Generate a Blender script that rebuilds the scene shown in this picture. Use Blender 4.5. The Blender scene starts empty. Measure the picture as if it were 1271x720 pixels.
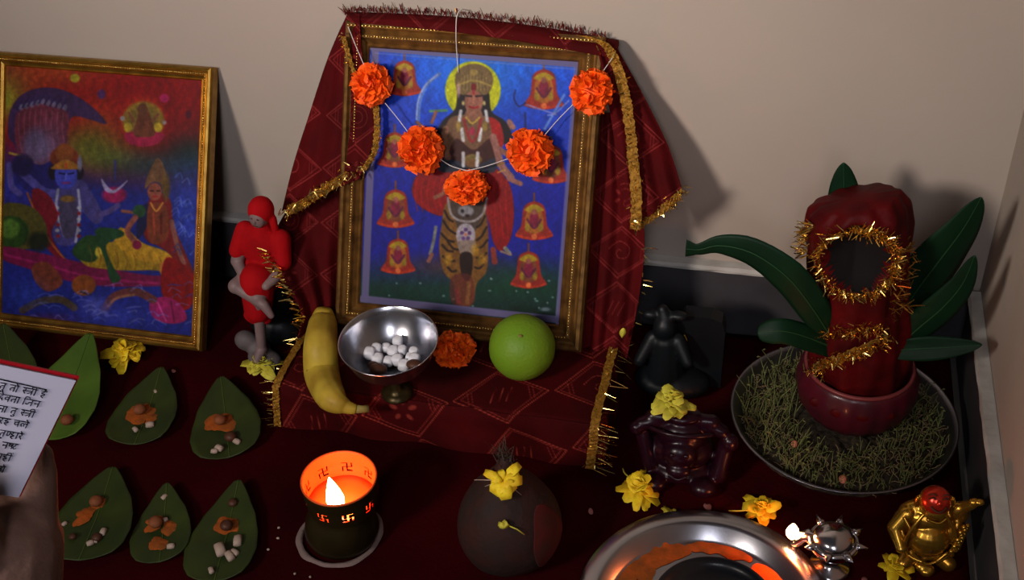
import bpy, math, random
import numpy as np
from mathutils import Vector, Matrix, noise as mnoise
random.seed(7); RNG = np.random.RandomState(7)
sc = bpy.context.scene; COL = sc.collection
PI = math.pi

# ------------------------------------------------------------------ camera
YAW, PITCH, ROLL, FPX = .2533585, .6447658, -.0468992, 1502.125
CAM = Vector((0, -1.323488, 1.05562))
_f = Vector((-math.sin(YAW)*math.cos(PITCH), math.cos(YAW)*math.cos(PITCH), -math.sin(PITCH)))
_r0 = Vector((math.cos(YAW), math.sin(YAW), 0)); _u0 = _r0.cross(_f)
_r = _r0*math.cos(ROLL) + _u0*math.sin(ROLL); _u = -_r0*math.sin(ROLL) + _u0*math.cos(ROLL)
cd = bpy.data.cameras.new('camera'); cam = bpy.data.objects.new('camera', cd); COL.objects.link(cam)
cd.sensor_fit = 'HORIZONTAL'; cd.sensor_width = 36; cd.lens = 36*FPX/1271
cd.clip_start = .02; cd.clip_end = 50
m3 = Matrix((_r, _u, -_f)).transposed(); cam.matrix_world = Matrix.Translation(CAM) @ m3.to_4x4()
sc.camera = cam

# ------------------------------------------------------------------ world, lights, exposure
w = bpy.data.worlds.new('room_air'); sc.world = w; w.use_nodes = True
w.node_tree.nodes['Background'].inputs[0].default_value = (.92, .9, 1.0, 1)
w.node_tree.nodes['Background'].inputs[1].default_value = .035
def area(name, loc, target, size, power, col):
    l = bpy.data.lights.new(name, 'AREA'); l.shape = 'DISK'; l.size = size; l.energy = power; l.color = col
    o = bpy.data.objects.new(name, l); COL.objects.link(o); o.location = loc
    o.rotation_euler = (Vector(target)-Vector(loc)).to_track_quat('-Z', 'Y').to_euler(); return o
area('room_lamp', (-1.25, -2.15, 1.5), (-.25, 0, .62), .36, 6.3, (1, .885, .80)).data.spread = math.radians(56)
area('wall_fill', (.35, -2.7, 1.9), (-.35, 0, .68), 1.3, 9.0, (.93, .92, 1)).data.spread = math.radians(60)  # added fill that lifts the shadows on the wall; no such source is seen
vs = sc.view_settings; vs.view_transform = 'Standard'; vs.look = 'None'; vs.gamma = 1; vs.use_curve_mapping = False
vs.exposure = 0.0

# ------------------------------------------------------------------ measuring helpers
def _ray(px, py): return _f + _r*((px-635.5)/FPX) - _u*((py-360)/FPX)
def G(px, py, z=0.0):
    d = _ray(px, py); return CAM + d*((z-CAM.z)/d.z)
def Yp(px, py, y=0.0):
    d = _ray(px, py); return CAM + d*((y-CAM.y)/d.y)
def Dp(px, py, depth): return CAM + _ray(px, py)*depth
def proj(P):
    d = Vector(P)-CAM; z = d.dot(_f)
    return (635.5+FPX*d.dot(_r)/z, 360-FPX*d.dot(_u)/z)
def lin(c):
    return tuple(((x/255)/12.92 if x/255 <= .04045 else ((x/255+.055)/1.055)**2.4) for x in c)

# ------------------------------------------------------------------ materials
def mat(name, col, rough=.6, metal=0, spec=None, noise=None, bump=None, col2=None, coat=0, trans=0, sheen=0, attr=None, emis=None, sss=0):
    m = bpy.data.materials.new(name); m.use_nodes = True; nt = m.node_tree; b = nt.nodes['Principled BSDF']
    b.inputs['Base Color'].default_value = (*col[:3], 1); b.inputs['Roughness'].default_value = rough
    b.inputs['Metallic'].default_value = metal; b.inputs['Coat Weight'].default_value = coat
    b.inputs['Coat Roughness'].default_value = .12
    b.inputs['Specular IOR Level'].default_value = spec if spec is not None else (.5 if rough < .35 else .22)
    b.inputs['Transmission Weight'].default_value = trans; b.inputs['Sheen Weight'].default_value = sheen
    if sss: b.inputs['Subsurface Weight'].default_value = sss; b.inputs['Subsurface Scale'].default_value = .004
    tc = nt.nodes.new('ShaderNodeTexCoord')
    if attr:
        a = nt.nodes.new('ShaderNodeAttribute'); a.attribute_name = attr
        nt.links.new(a.outputs['Color'], b.inputs['Base Color'])
    if noise:
        n = nt.nodes.new('ShaderNodeTexNoise'); n.inputs['Scale'].default_value = noise; n.inputs['Detail'].default_value = 5
        r = nt.nodes.new('ShaderNodeValToRGB'); r.color_ramp.elements[0].position = .35; r.color_ramp.elements[1].position = .68
        r.color_ramp.elements[0].color = (*col[:3], 1); r.color_ramp.elements[1].color = (*(col2 or tuple(x*.55 for x in col[:3])), 1)
        nt.links.new(tc.outputs['Object'], n.inputs['Vector']); nt.links.new(n.outputs['Fac'], r.inputs['Fac'])
        nt.links.new(r.outputs['Color'], b.inputs['Base Color'])
    if bump:
        n2 = nt.nodes.new('ShaderNodeTexNoise'); n2.inputs['Scale'].default_value = bump[0]; n2.inputs['Detail'].default_value = 6
        bp = nt.nodes.new('ShaderNodeBump'); bp.inputs['Strength'].default_value = bump[1]; bp.inputs['Distance'].default_value = .002
        nt.links.new(tc.outputs['Object'], n2.inputs['Vector']); nt.links.new(n2.outputs['Fac'], bp.inputs['Height'])
        nt.links.new(bp.outputs['Normal'], b.inputs['Normal'])
    if emis:
        b.inputs['Emission Color'].default_value = (*emis[:3], 1); b.inputs['Emission Strength'].default_value = emis[3]
    return m
M = dict(
    wall=mat('painted_plaster', (.345, .292, .243), .85, noise=3, col2=(.32, .263, .225), bump=(60, .25)),
    skirt=mat('dark_stone', (.045, .042, .046), .5, noise=14, col2=(.03, .028, .032)),
    edge=mat('pale_plaster_edge', (.42, .40, .37), .8, noise=25, col2=(.3, .28, .25), bump=(90, .6)),
    floor=mat('grey_floor', (.12, .11, .1), .6, noise=9),
    cloth=mat('maroon_velvet', (.030, .0006, .0016), .9, spec=.03, noise=6, col2=(.015, .0003, .001), bump=(220, .5)),
    gold=mat('gold_moulding', (.42, .24, .045), .32, .85, noise=60, col2=(.26, .13, .02)),
    goldlt=mat('bright_gold', (.9, .62, .16), .25, .95),
    oldgold=mat('aged_gold_moulding', (.20, .10, .026), .42, .6, noise=70, col2=(.09, .042, .012)),
    greystone=mat('grey_stone', (.11, .09, .09), .6, noise=40, col2=(.06, .05, .05)),
    backing=mat('brown_backing', (.05, .03, .02), .8, noise=30),
    print_=mat('printed_picture', (.5, .5, .5), .5, spec=.1, attr='Col'),
    fabric=mat('tie_dyed_fabric', (.2, .01, .01), .8, spec=.06, attr='Col', bump=(500, .35)),
    trim=mat('gold_lace', (.34, .17, .02), .55, .45, noise=240, col2=(.16, .07, .008), bump=(400, .8)),
    tinsel=mat('gold_tinsel', (.85, .6, .18), .22, 1),
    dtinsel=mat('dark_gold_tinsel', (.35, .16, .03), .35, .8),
    redfr=mat('dark_red_fringe', (.10, .008, .006), .85),
    marigold=mat('orange_petals', (.95, .13, .006), .6, noise=150, col2=(.72, .06, .003), sss=.1),
    marigold2=mat('loose_orange_petals', (.9, .14, .006), .6, noise=150, col2=(.55, .05, .003), sss=.1),
    yellow=mat('yellow_petals', (.8, .6, .02), .6, noise=110, col2=(.6, .36, .01)),
    ypale=mat('pale_yellow_petals', (.55, .5, .05), .6, noise=110, col2=(.4, .33, .03)),
    pink=mat('pink_petal', (.28, .1, .09), .7),
    calyx=mat('green_calyx', (.09, .12, .02), .7),
    thread=mat('cotton_thread', (.55, .5, .48), .8),
    steel=mat('stainless_steel', (0.425, 0.425, 0.459), .24, 1, noise=12, col2=(0.323, 0.323, 0.357)),
    dsteel=mat('dull_steel', (.27, .27, .31), .3, 1, noise=18, col2=(.2, .2, .23)),
    silver=mat('silver', (.55, .53, .55), .17, 1),
    sugar=mat('sugar_lumps', (.62, .62, .66), .5, bump=(300, .4)),
    jaggery=mat('brown_nut', (.07, .025, .012), .5, noise=90),
    banana=mat('banana_skin', (0.45, 0.324, 0.036), .5, noise=28, col2=(0.297, 0.18, 0.018), bump=(40, .2)),
    bstem=mat('banana_stem', (.26, .2, .05), .7, noise=60), bspot=mat('brown_bruise', (.06, .03, .01), .8),
    lime=mat('green_citrus_peel', (0.1035, 0.2115, 0.009), .5, noise=9, col2=(0.135, 0.216, 0.0126), bump=(260, .35)),
    leaf=mat('mango_leaf', (0.003, 0.0192, 0.0066), .5, spec=.1, noise=20, col2=(0.0024, 0.0132, 0.0054)),
    vein=mat('leaf_vein', (.010, .045, .014), .5), bvein=mat('betel_vein', (.055, .085, .014), .5),
    betel=mat('betel_leaf', (0.0288, 0.04176, 0.00648), .5, noise=18, col2=(0.01584, 0.02592, 0.00648), bump=(60, .4)),
    betelb=mat('bright_betel_leaf', (0.0663, 0.1209, 0.01248), .5, noise=18, col2=(0.0429, 0.0858, 0.00936), bump=(60, .4)),
    kumkum=mat('orange_powder', (0.315, 0.06375, 0.006), .9, noise=80, col2=(0.165, 0.045, 0.006), bump=(200, .5)),
    kumkum_lit=mat('flame_lit_powder', (.62, .085, .006), .9, noise=45, col2=(.3, .1, .012), bump=(200, .5)),  # brighter copy of the orange powder, flame light put into its colour
    nut=mat('areca_nut', (.20, .06, .02), .7, noise=60),
    crumb=mat('pale_crumb', (.34, .25, .2), .6),
    black=mat('black_stone', (.004, .0055, .007), .45, noise=12),
    blackdish=mat('black_enamel', (.003, .004, .006), .25),
    purple=mat('dark_purple_glaze', (0.0084, 0.00105, 0.0042), .28, spec=.22, coat=.0, noise=40, col2=(0.014, 0.0021, 0.0056)),
    ivory=mat('white_figurine', (.19, .125, .12), .5, noise=30, col2=(.13, .085, .085)),
    robe=mat('bright_red_robe', (0.336, 0.004, 0.0064), .8, spec=.05, noise=18, col2=(0.2, 0.0024, 0.004), bump=(90, .4)),
    brass=mat('glow_tinted_brass', (.62, .085, .014), .5, .15), dbrass=mat('dark_brass', (.05, .035, .012), .35, .7, noise=25),  # cup lining and rim reddened: the flame's glow is put into their colour
    wax=mat('spilt_flour', (.16, .11, .1), .8, bump=(150, .8)),
    coconut=mat('brown_coconut', (.018, .011, .009), .7, spec=.15, noise=40, col2=(.030, .009, .007), bump=(120, .8)),
    fibre=mat('coconut_fibre', (.045, .03, .022), .9), redsmear=mat('red_powder_patch', (.06, .005, .004), .9, noise=45, col2=(.03,.008,.005)),
    soil=mat('dark_soil', (0.0128, 0.0088, 0.0056), .95, noise=150, col2=(0.04, 0.028, 0.016), bump=(300, 1)),
    sprout=mat('green_sprouts', (.13, .14, .045), .6, noise=40, col2=(.08, .10, .03)),
    root=mat('pale_rootlets', (.17, .12, .06), .7), seed=mat('pink_seed', (.55, .17, .1), .5),
    pot=mat('dark_pink_pot', (0.06375, 0.0045, 0.0105), .35, coat=.12, noise=22, col2=(0.03375, 0.006, 0.00975)),
    potrim=mat('pot_rim', (.16, .03, .03), .35),
    redcl=mat('deep_red_satin', (0.07875, 0.0015, 0.00225), .6, spec=.1, noise=25, col2=(0.03375, 0.00075, 0.0015), bump=(60, .9)),
    hole=mat('black_husk', (.004, .003, .003), .9),
    bgold=mat('polished_gold', (0.576, 0.3312, 0.0432), .27, .88, noise=35, col2=(0.432, 0.1872, 0.0216)),
    bred=mat('red_painted_gold', (.5, .03, .012), .25, .6),
    shaded_skin=mat('shaded_skin', (.12, .062, .045), .6, noise=60, col2=(.09, .046, .034), bump=(200, .3), sss=.15),  # darker than real skin: shade on the hand is put into the colour
    nail=mat('fingernail', (.3, .16, .13), .35),
    paper=mat('white_paper', (.44, .42, .52), .8), ink=mat('black_ink', (.01, .01, .015), .8),
    redcov=mat('red_cover', (.45, .008, .015), .5),
    wick=mat('burnt_wick', (.02, .012, .01), .9), oil=mat('glow_tinted_oil', (.65, .08, .012), .1, coat=.5),  # oil reddened as well, flame glow painted into its base colour
    flame=mat('flame', (1, .6, .2), .5, emis=(1, .68, .3, 22)), flamec=mat('flame_heart', (1, .8, .5), .5, emis=(1, .85, .6, 60)),
    navy=mat('dark_husk', (.01,.01,.012), .8),
)

# ------------------------------------------------------------------ geometry helpers
class Geo:
    def __init__(s): s.v = []; s.f = []; s.c = None
    def add(s, v, f):
        k = len(s.v); s.v += [tuple(p) for p in v]; s.f += [tuple(i+k for i in q) for q in f]; return s
    def merge(s, o): return s.add(o.v, o.f)
def obj(name, g, m, parent=None, world=True, smooth=True, solid=0, remesh=0):
    """link geometry as ONE mesh object; world=True: coordinates are world ones, moved into the parent's frame"""
    v = g.v
    me = bpy.data.meshes.new(name)
    if parent is not None and world:
        mi = PMAT[parent.name].inverted(); v = [tuple(mi @ Vector(p)) for p in v]
    org = None
    if parent is None and world and len(v):
        a = np.array(v); org = Vector(((a[:, 0].min()+a[:, 0].max())/2, (a[:, 1].min()+a[:, 1].max())/2, a[:, 2].min()))
        v = [tuple(Vector(p)-org) for p in v]
    me.from_pydata(v, [], g.f)
    if smooth: me.polygons.foreach_set('use_smooth', [True]*len(me.polygons))
    if g.c is not None:
        ca = me.color_attributes.new('Col', 'FLOAT_COLOR', 'POINT'); ca.data.foreach_set('color', g.c.astype(np.float32).ravel())
    me.materials.append(m); me.update()
    o = bpy.data.objects.new(name, me); COL.objects.link(o)
    if org is not None: o.location = org; PMAT[o.name] = Matrix.Translation(org)
    if parent is not None: o.parent = parent; PMAT[o.name] = PMAT[parent.name]
    if solid:
        md = o.modifiers.new('thick', 'SOLIDIFY'); md.thickness = solid; md.offset = 0
    if remesh:
        md = o.modifiers.new('join', 'REMESH'); md.mode = 'VOXEL'; md.voxel_size = remesh; md.use_smooth_shade = True
        md = o.modifiers.new('soft', 'SMOOTH'); md.factor = .5; md.iterations = 4
    return o
PMAT = {}
def tag(o, label=None, cat=None, group=None, kind=None):
    if label: o['label'] = label
    if cat: o['category'] = cat
    if group: o['group'] = group
    if kind: o['kind'] = kind
    return o
def thing(name, loc, label, cat, rot=(0, 0, 0), group=None):
    o = bpy.data.objects.new(name, None); COL.objects.link(o); o.empty_display_size = .02
    o.location = loc; o.rotation_euler = rot
    PMAT[o.name] = Matrix.LocRotScale(Vector(loc), __import__('mathutils').Euler(rot), None)
    return tag(o, label, cat, group)
def box(x0, x1, y0, y1, z0, z1):
    g = Geo(); g.add([(x, y, z) for z in (z0, z1) for y in (y0, y1) for x in (x0, x1)],
        [(0, 2, 3, 1), (4, 5, 7, 6), (0, 1, 5, 4), (2, 6, 7, 3), (0, 4, 6, 2), (1, 3, 7, 5)]); return g
def lathe(prof, seg=48, c=(0, 0, 0), wob=None):
    g = Geo(); n = len(prof)
    for j in range(seg):
        a = 2*PI*j/seg; k = wob(a) if wob else 1
        for r, z in prof: g.v.append((c[0]+r*k*math.cos(a), c[1]+r*k*math.sin(a), c[2]+z))
    for j in range(seg):
        for i in range(n-1):
            a, b = j*n+i, ((j+1) % seg)*n+i; g.f.append((a, b, b+1, a+1))
    return g
def tube(pts, rad, seg=8, cap=True):
    pts = [Vector(p) for p in pts]; n = len(pts); g = Geo()
    if not hasattr(rad, '__len__'): rad = [rad]*n
    prev = None
    for i, p in enumerate(pts):
        t = (pts[min(i+1, n-1)]-pts[max(i-1, 0)]);
        if t.length < 1e-9: t = Vector((0, 0, 1))
        t.normalize()
        a = prev if prev is not None else (Vector((0, 0, 1)) if abs(t.z) < .9 else Vector((1, 0, 0)))
        a = (a - t*a.dot(t)).normalized(); prev = a; b = t.cross(a)
        for k in range(seg):
            q = 2*PI*k/seg; g.v.append(tuple(p+(a*math.cos(q)+b*math.sin(q))*rad[i]))
    for i in range(n-1):
        for k in range(seg):
            a, b = i*seg+k, i*seg+(k+1) % seg; g.f.append((a, b, b+seg, a+seg))
    if cap: g.f.append(tuple(range(seg))[::-1]); g.f.append(tuple(range((n-1)*seg, n*seg)))
    return g
def ellipsoid(c, r, seg=20, ring=12, rot=None):
    g = Geo(); c = Vector(c)
    if not hasattr(r, '__len__'): r = (r, r, r)
    R = rot.to_matrix() if rot else None
    def put(x, y, z):
        p = Vector((x*r[0], y*r[1], z*r[2])); g.v.append(tuple(c+(R @ p if R else p)))
    put(0, 0, -1)
    for i in range(1, ring):
        a = PI*i/ring
        for k in range(seg): put(math.sin(a)*math.cos(2*PI*k/seg), math.sin(a)*math.sin(2*PI*k/seg), -math.cos(a))
    put(0, 0, 1)
    for k in range(seg):
        k2 = (k+1) % seg; g.f.append((0, 1+k2, 1+k)); L = 1+(ring-2)*seg; g.f.append((len(g.v)-1, L+k, L+k2))
        for i in range(ring-2):
            a = 1+i*seg; g.f.append((a+k, a+k2, a+seg+k2, a+seg+k))
    return g
def cap(a, b, ra, rb, n=5):
    """tapered capsule made of a closed tube with round ends"""
    a, b = Vector(a), Vector(b); d = (b-a).normalized(); pts, rr = [], []
    for i in range(n): q = PI/2*(1-i/n); pts.append(a-d*ra*math.sin(q)); rr.append(max(ra*math.cos(q), 1e-5))
    pts.append(a); rr.append(ra); pts.append(b); rr.append(rb)
    for i in range(1, n+1): q = PI/2*i/n; pts.append(b+d*rb*math.sin(q)); rr.append(max(rb*math.cos(q), 1e-5))
    return tube(pts, rr, 14)
def chain(pts, rad):
    g = Geo()
    for i in range(len(pts)-1): g.merge(cap(pts[i], pts[i+1], rad[i], rad[i+1]))
    return g
def cr(pts, n):
    """catmull-rom resample"""
    P = [Vector(p) for p in pts]; out = []; m = len(P)-1
    for i in range(n):
        t = i/(n-1)*m; k = min(int(t), m-1); u = t-k
        p0, p1, p2, p3 = P[max(k-1, 0)], P[k], P[k+1], P[min(k+2, m)]
        out.append(.5*((2*p1)+(p2-p0)*u+(2*p0-5*p1+4*p2-p3)*u*u+(3*p1-p0-3*p2+p3)*u**3))
    return out
def gridfaces(nu, nv): return [(i*nv+j, i*nv+j+1, (i+1)*nv+j+1, (i+1)*nv+j) for i in range(nu-1) for j in range(nv-1)]

# ------------------------------------------------------------------ painter: flat print evaluated on a mesh's vertices
class Paint:
    def __init__(s, X, Y, base=(0, 0, 0), soft=.7):
        s.X, s.Y, s.soft = X, Y, soft; s.C = np.zeros(X.shape+(3,)); s.C[:] = base
    def sdist(s, pts, closed, bb):
        X, Y = s.X[bb], s.Y[bb]; d = np.full(X.shape, 1e9); ins = np.zeros(X.shape, bool); n = len(pts)
        for i in range(n if closed else n-1):
            x0, y0 = pts[i]; x1, y1 = pts[(i+1) % n]; dx, dy = x1-x0, y1-y0; L = dx*dx+dy*dy+1e-9
            t = np.clip(((X-x0)*dx+(Y-y0)*dy)/L, 0, 1); d = np.minimum(d, np.hypot(X-x0-t*dx, Y-y0-t*dy))
            if closed:
                c = ((y0 > Y) != (y1 > Y)) & (X < (x1-x0)*(Y-y0)/(y1-y0+1e-12)+x0); ins ^= c
        return np.where(ins, -d, d) if closed else d
    def _bb(s, pts, m):
        a = np.array(pts); return (s.X > a[:, 0].min()-m) & (s.X < a[:, 0].max()+m) & (s.Y > a[:, 1].min()-m) & (s.Y < a[:, 1].max()+m)
    def mix(s, bb, al, col):
        al = al[:, None]; s.C[bb] = s.C[bb]*(1-al)+np.array(col)*al
    def smooth(s, pts, closed=True, k=5):
        P = [tuple(p) for p in pts]; n = len(P); out = []
        for i in range(n if closed else n-1):
            g = (lambda j: np.array(P[j % n])) if closed else (lambda j: np.array(P[min(max(j, 0), n-1)]))
            p0, p1, p2, p3 = g(i-1), g(i), g(i+1), g(i+2)
            for q in range(k):
                u = q/k; out.append(tuple(.5*(2*p1+(p2-p0)*u+(2*p0-5*p1+4*p2-p3)*u*u+(3*p1-p0-3*p2+p3)*u**3)))
        if not closed: out.append(P[-1])
        return out
    def poly(s, pts, col, a=1, soft=None, sm=True):
        soft = soft or s.soft
        if sm: pts = s.smooth(pts)
        bb = s._bb(pts, soft*2)
        if not bb.any(): return
        s.mix(bb, a*np.clip(.5-s.sdist(pts, True, bb)/soft/2, 0, 1), col)
    def line(s, pts, wd, col, a=1, soft=None, sm=True):
        soft = soft or s.soft
        if sm and len(pts) > 2: pts = s.smooth(pts, False)
        bb = s._bb(pts, wd+soft*2)
        if not bb.any(): return
        s.mix(bb, a*np.clip(.5-(s.sdist(pts, False, bb)-wd/2)/soft/2, 0, 1), col)
    def ell(s, cx, cy, rx, ry, col, a=1, soft=None, rot=0):
        soft = soft or s.soft; c_, s_ = math.cos(rot), math.sin(rot)
        dx, dy = s.X-cx, s.Y-cy; u, v = (dx*c_+dy*s_)/rx, (-dx*s_+dy*c_)/ry; q = (np.hypot(u, v)-1)*min(rx, ry)
        bb = q < soft; s.mix(bb, a*np.clip(.5-q[bb]/soft/2, 0, 1), col)
    def glow(s, cx, cy, rx, ry, col, a=1):
        q = ((s.X-cx)/rx)**2+((s.Y-cy)/ry)**2; bb = q < 9; s.mix(bb, a*np.exp(-q[bb]), col)
    def noise(s, amp, sc_, seed=0):
        r = np.random.RandomState(seed); n = np.zeros(s.X.shape)
        for o in range(4):
            k = (2**o)/sc_
            for q in range(5):
                th, ph = r.rand()*2*PI, r.rand()*2*PI
                n += np.sin((s.X*math.cos(th)+s.Y*math.sin(th))*k*(.7+.6*r.rand())*2+ph+1.5*np.sin(s.Y*k*.8+ph*2))/(1.6**o)/6
        s.C *= (1+amp*n)[..., None]
    def out(s, k=1.4, cap=.92):
        c = np.clip(s.C, 0, 255)/255; l = np.where(c <= .04045, c/12.92, ((c+.055)/1.055)**2.4)*k
        return np.concatenate([np.clip(l, 0, cap), np.ones(l.shape[:-1]+(1,))], -1).reshape(-1, 4)
def homog(src, dst):
    A = []
    for (x, y), (u, v) in zip(src, dst):
        A.append([x, y, 1, 0, 0, 0, -u*x, -u*y, -u]); A.append([0, 0, 0, x, y, 1, -v*x, -v*y, -v])
    return np.linalg.svd(np.array(A, float))[2][-1].reshape(3, 3)
def hmap(H, x, y):
    q = np.stack([x, y, np.ones_like(x)], -1) @ H.T; return q[..., 0]/q[..., 2], q[..., 1]/q[..., 2]

# ================================================================== THE SETTING
XR = .2616; HS = .1
def struct(name, g, m, parent=None, **k):
    o = obj(name, g, m, parent, smooth=False, **k)
    if parent is None: tag(o, kind='structure')
    return o
struct('wall_back', box(-2.2, XR+.1, .012, .1, -.0084, 2.4), M['wall'])
struct('wall_right', box(XR+.012, XR+.1, -2.6, .012, -.0084, 2.4), M['wall'])
struct('floor', box(-2.2, XR+.1, -2.6, .1, -.06, -.0085), M['floor'])
bb_ = struct('baseboard_back', box(-2.2, XR+.012, .001, .0118, -.0084, HS-.004), M['skirt'])
br_ = struct('baseboard_right', box(XR+.001, XR+.0118, -2.6, .0005, -.0084, HS-.004), M['skirt'])
def ledge(a, b, nrm, up):
    g = Geo(); n = 120; a, b = Vector(a), Vector(b); prof = [(0, 0), (-.0035, .001), (-.0042, .005), (-.002, .0085), (.0115, .0095), (.0115, 0)]
    for i in range(n+1):
        p = a.lerp(b, i/n)
        for j, (u, v) in enumerate(prof):
            q = p - nrm*u + up*v
            if j in (1, 2, 3): q = q + nrm*random.uniform(-.0008, .0008)+up*random.uniform(-.0006, .0006)
            g.v.append(tuple(q))
    k = len(prof)
    for i in range(n):
        for j in range(k): g.f.append((i*k+j, i*k+(j+1) % k, (i+1)*k+(j+1) % k, (i+1)*k+j))
    return g
struct('trim_1', ledge((-2.2, .0, HS-.0038), (XR-.004, .0, HS-.0038), Vector((0, -1, 0)), Vector((0, 0, 1))), M['edge'])
struct('trim_2', ledge((XR, -.0, HS-.0038), (XR, -2.6, HS-.0038), Vector((-1, 0, 0)), Vector((0, 0, 1))), M['edge'])

# maroon cloth over the floor, gently uneven
g = Geo(); nu, nv = 150, 170
for i in range(nu):
    for j in range(nv):
        x = -1.7+(XR-.008+1.7)*i/(nu-1); y = -1.9+(1.893)*j/(nv-1)
        h = .0022*mnoise.noise(Vector((x*7, y*7, 0)))+.0008*mnoise.noise(Vector((x*25, y*25, 3)))-.0028
        g.v.append((x, y, h))
g.f = [q[::-1] for q in gridfaces(nu, nv)]
g.f = [q for q in g.f]
alt = obj('altar_cloth', g, M['cloth'], solid=.003)
tag(alt, 'dark maroon velvet cloth spread under everything on the altar', 'cloth')

# ================================================================== THE TWO FRAMED PICTURES
class Lean:
    """a picture frame's own plane: x along the wall, s up the frame, n out of its face"""
    def __init__(s, x, y, z, th): s.o = Vector((x, y, z)); s.th = th; s.up = Vector((0, math.sin(th), math.cos(th))); s.nr = Vector((0, -math.cos(th), math.sin(th)))
    def P(s, x, q, n=0): return s.o+Vector((x, 0, 0))+s.up*q+s.nr*n
    def px(s, px, py, n=0):
        d = _ray(px, py); o = s.o+s.nr*n; t = (o-CAM).dot(s.nr)/d.dot(s.nr); return CAM+d*t
    def loc(s, px, py, n=0): v = s.px(px, py, n)-s.o; return v.x, v.dot(s.up)
def make_frame(name, label, L, x0, x1, s0, s1, wd, prof, railm, beads, rail_label=None):
    t = thing(name, tuple(L.P((x0+x1)/2, s0)), label, 'framed picture')
    sides = [((x0, s0), (x1, s0), (0, 1)), ((x1, s0), (x1, s1), (-1, 0)), ((x1, s1), (x0, s1), (0, -1)), ((x0, s1), (x0, s0), (1, 0))]
    for a, b, inn in sides:
        g = Geo(); dx, dy = b[0]-a[0], b[1]-a[1]; ln = math.hypot(dx, dy); dx /= ln; dy /= ln
        for k, (base, sg) in enumerate(((a, 1), (b, -1))):
            for (q, h) in prof:
                g.v.append(tuple(L.P(base[0]+inn[0]*q+sg*dx*q, base[1]+inn[1]*q+sg*dy*q, h)))
        n = len(prof)
        g.f = [(i, (i+1) % n, n+(i+1) % n, n+i) for i in range(n)]+[tuple(range(n))[::-1], tuple(range(n, 2*n))]
        obj('frame_rail', g, railm, t, smooth=False)
    gb = Geo()
    for (q, h, r, gap, sd) in beads:
        for si, (a, b, inn) in enumerate(sides):
            if si not in sd: continue
            dx, dy = b[0]-a[0], b[1]-a[1]; ln = math.hypot(dx, dy); dx /= ln; dy /= ln; m = int((ln-2*q)/gap)
            for k in range(m+1):
                f = q+(ln-2*q)*k/m
                gb.merge(ellipsoid(L.P(a[0]+dx*f+inn[0]*q, a[1]+dy*f+inn[1]*q, h), r, 6, 4))
    tag(obj('beading', gb, M['goldlt'], t), 'row of tiny bright gold beads', kind='stuff')
    g = Geo(); g.v = [tuple(L.P(x, s, n)) for n in (.0, .006) for x, s in ((x0+.006, s0+.006), (x1-.006, s0+.006), (x1-.006, s1-.006), (x0+.006, s1-.006))]
    g.f = [(0, 3, 2, 1), (4, 5, 6, 7), (0, 1, 5, 4), (1, 2, 6, 5), (2, 3, 7, 6), (3, 0, 4, 7)]
    obj('back_board', g, M['backing'], t, smooth=False)
    return t
def make_print(L, x0, x1, s0, s1, n, step, paintfn, parent, label):
    nu, nv = int((x1-x0)/step), int((s1-s0)/step)
    U, V = np.meshgrid(np.linspace(x0, x1, nu), np.linspace(s0, s1, nv), indexing='ij')
    # design drawn in the sketch units in which the picture's corners were measured
    cs = [(x0, s0), (x1, s0), (x1, s1), (x0, s1)]
    H = homog(cs, [proj(L.P(a, b, n)) for a, b in cs])
    X, Y = hmap(H, U, V)
    P = Paint(X.ravel(), Y.ravel(), soft=1.1); paintfn(P)
    g = Geo(); o = np.array(L.o); up = np.array(L.up); nr = np.array(L.nr)
    v = o+U.reshape(-1, 1)*np.array([[1, 0, 0]])+V.reshape(-1, 1)*up+n*nr
    g.v = [tuple(p) for p in v]; g.f = gridfaces(nu, nv); g.f = [q[::-1] for q in g.f]; g.c = P.out(.64)
    return tag(obj('print', g, M['print_'], parent, smooth=False), label)

# ---- blue devotional print (centre)
def bell(P, cx, cy, s, gold, seed):
    r = random.Random(seed)
    body = [(cx-.2*s, cy-1.0*s), (cx+.2*s, cy-1.0*s), (cx+.55*s, cy-.7*s), (cx+.68*s, cy+.2*s), (cx+.95*s, cy+.75*s), (cx, cy+.95*s), (cx-.95*s, cy+.75*s), (cx-.68*s, cy+.2*s), (cx-.55*s, cy-.7*s)]
    P.line([(cx, cy-1.0*s), (cx, cy-1.45*s)], 2.2, (120, 60, 30)); P.poly(body, (150, 38, 28)); P.ell(cx, cy-.05*s, .48*s, .72*s, (120, 60, 35) if not gold else (165, 95, 30))
    P.poly([(cx-.5*s, cy-.6*s), (cx, cy-.9*s), (cx+.5*s, cy-.6*s), (cx, cy-.45*s)], (165, 135, 25))
    P.ell(cx, cy-.1*s, .24*s, .42*s, (125, 25, 55)); P.ell(cx, cy-.5*s, .15*s, .15*s, (150, 85, 70))
    P.ell(cx-.35*s, cy+.3*s, .13*s, .22*s, (150, 120, 30)); P.ell(cx+.35*s, cy+.3*s, .13*s, .22*s, (150, 120, 30))
    P.line([(cx-.35*s, cy-.1*s), (cx, cy+.35*s), (cx+.35*s, cy-.1*s)], 2.4, (90, 25, 60)); P.line([(cx-.9*s, cy+.72*s), (cx, cy+.9*s), (cx+.9*s, cy+.72*s)], 2.6, (185, 50, 25)); P.ell(cx, cy+.78*s, .14*s, .14*s, (225, 110, 55))
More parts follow.
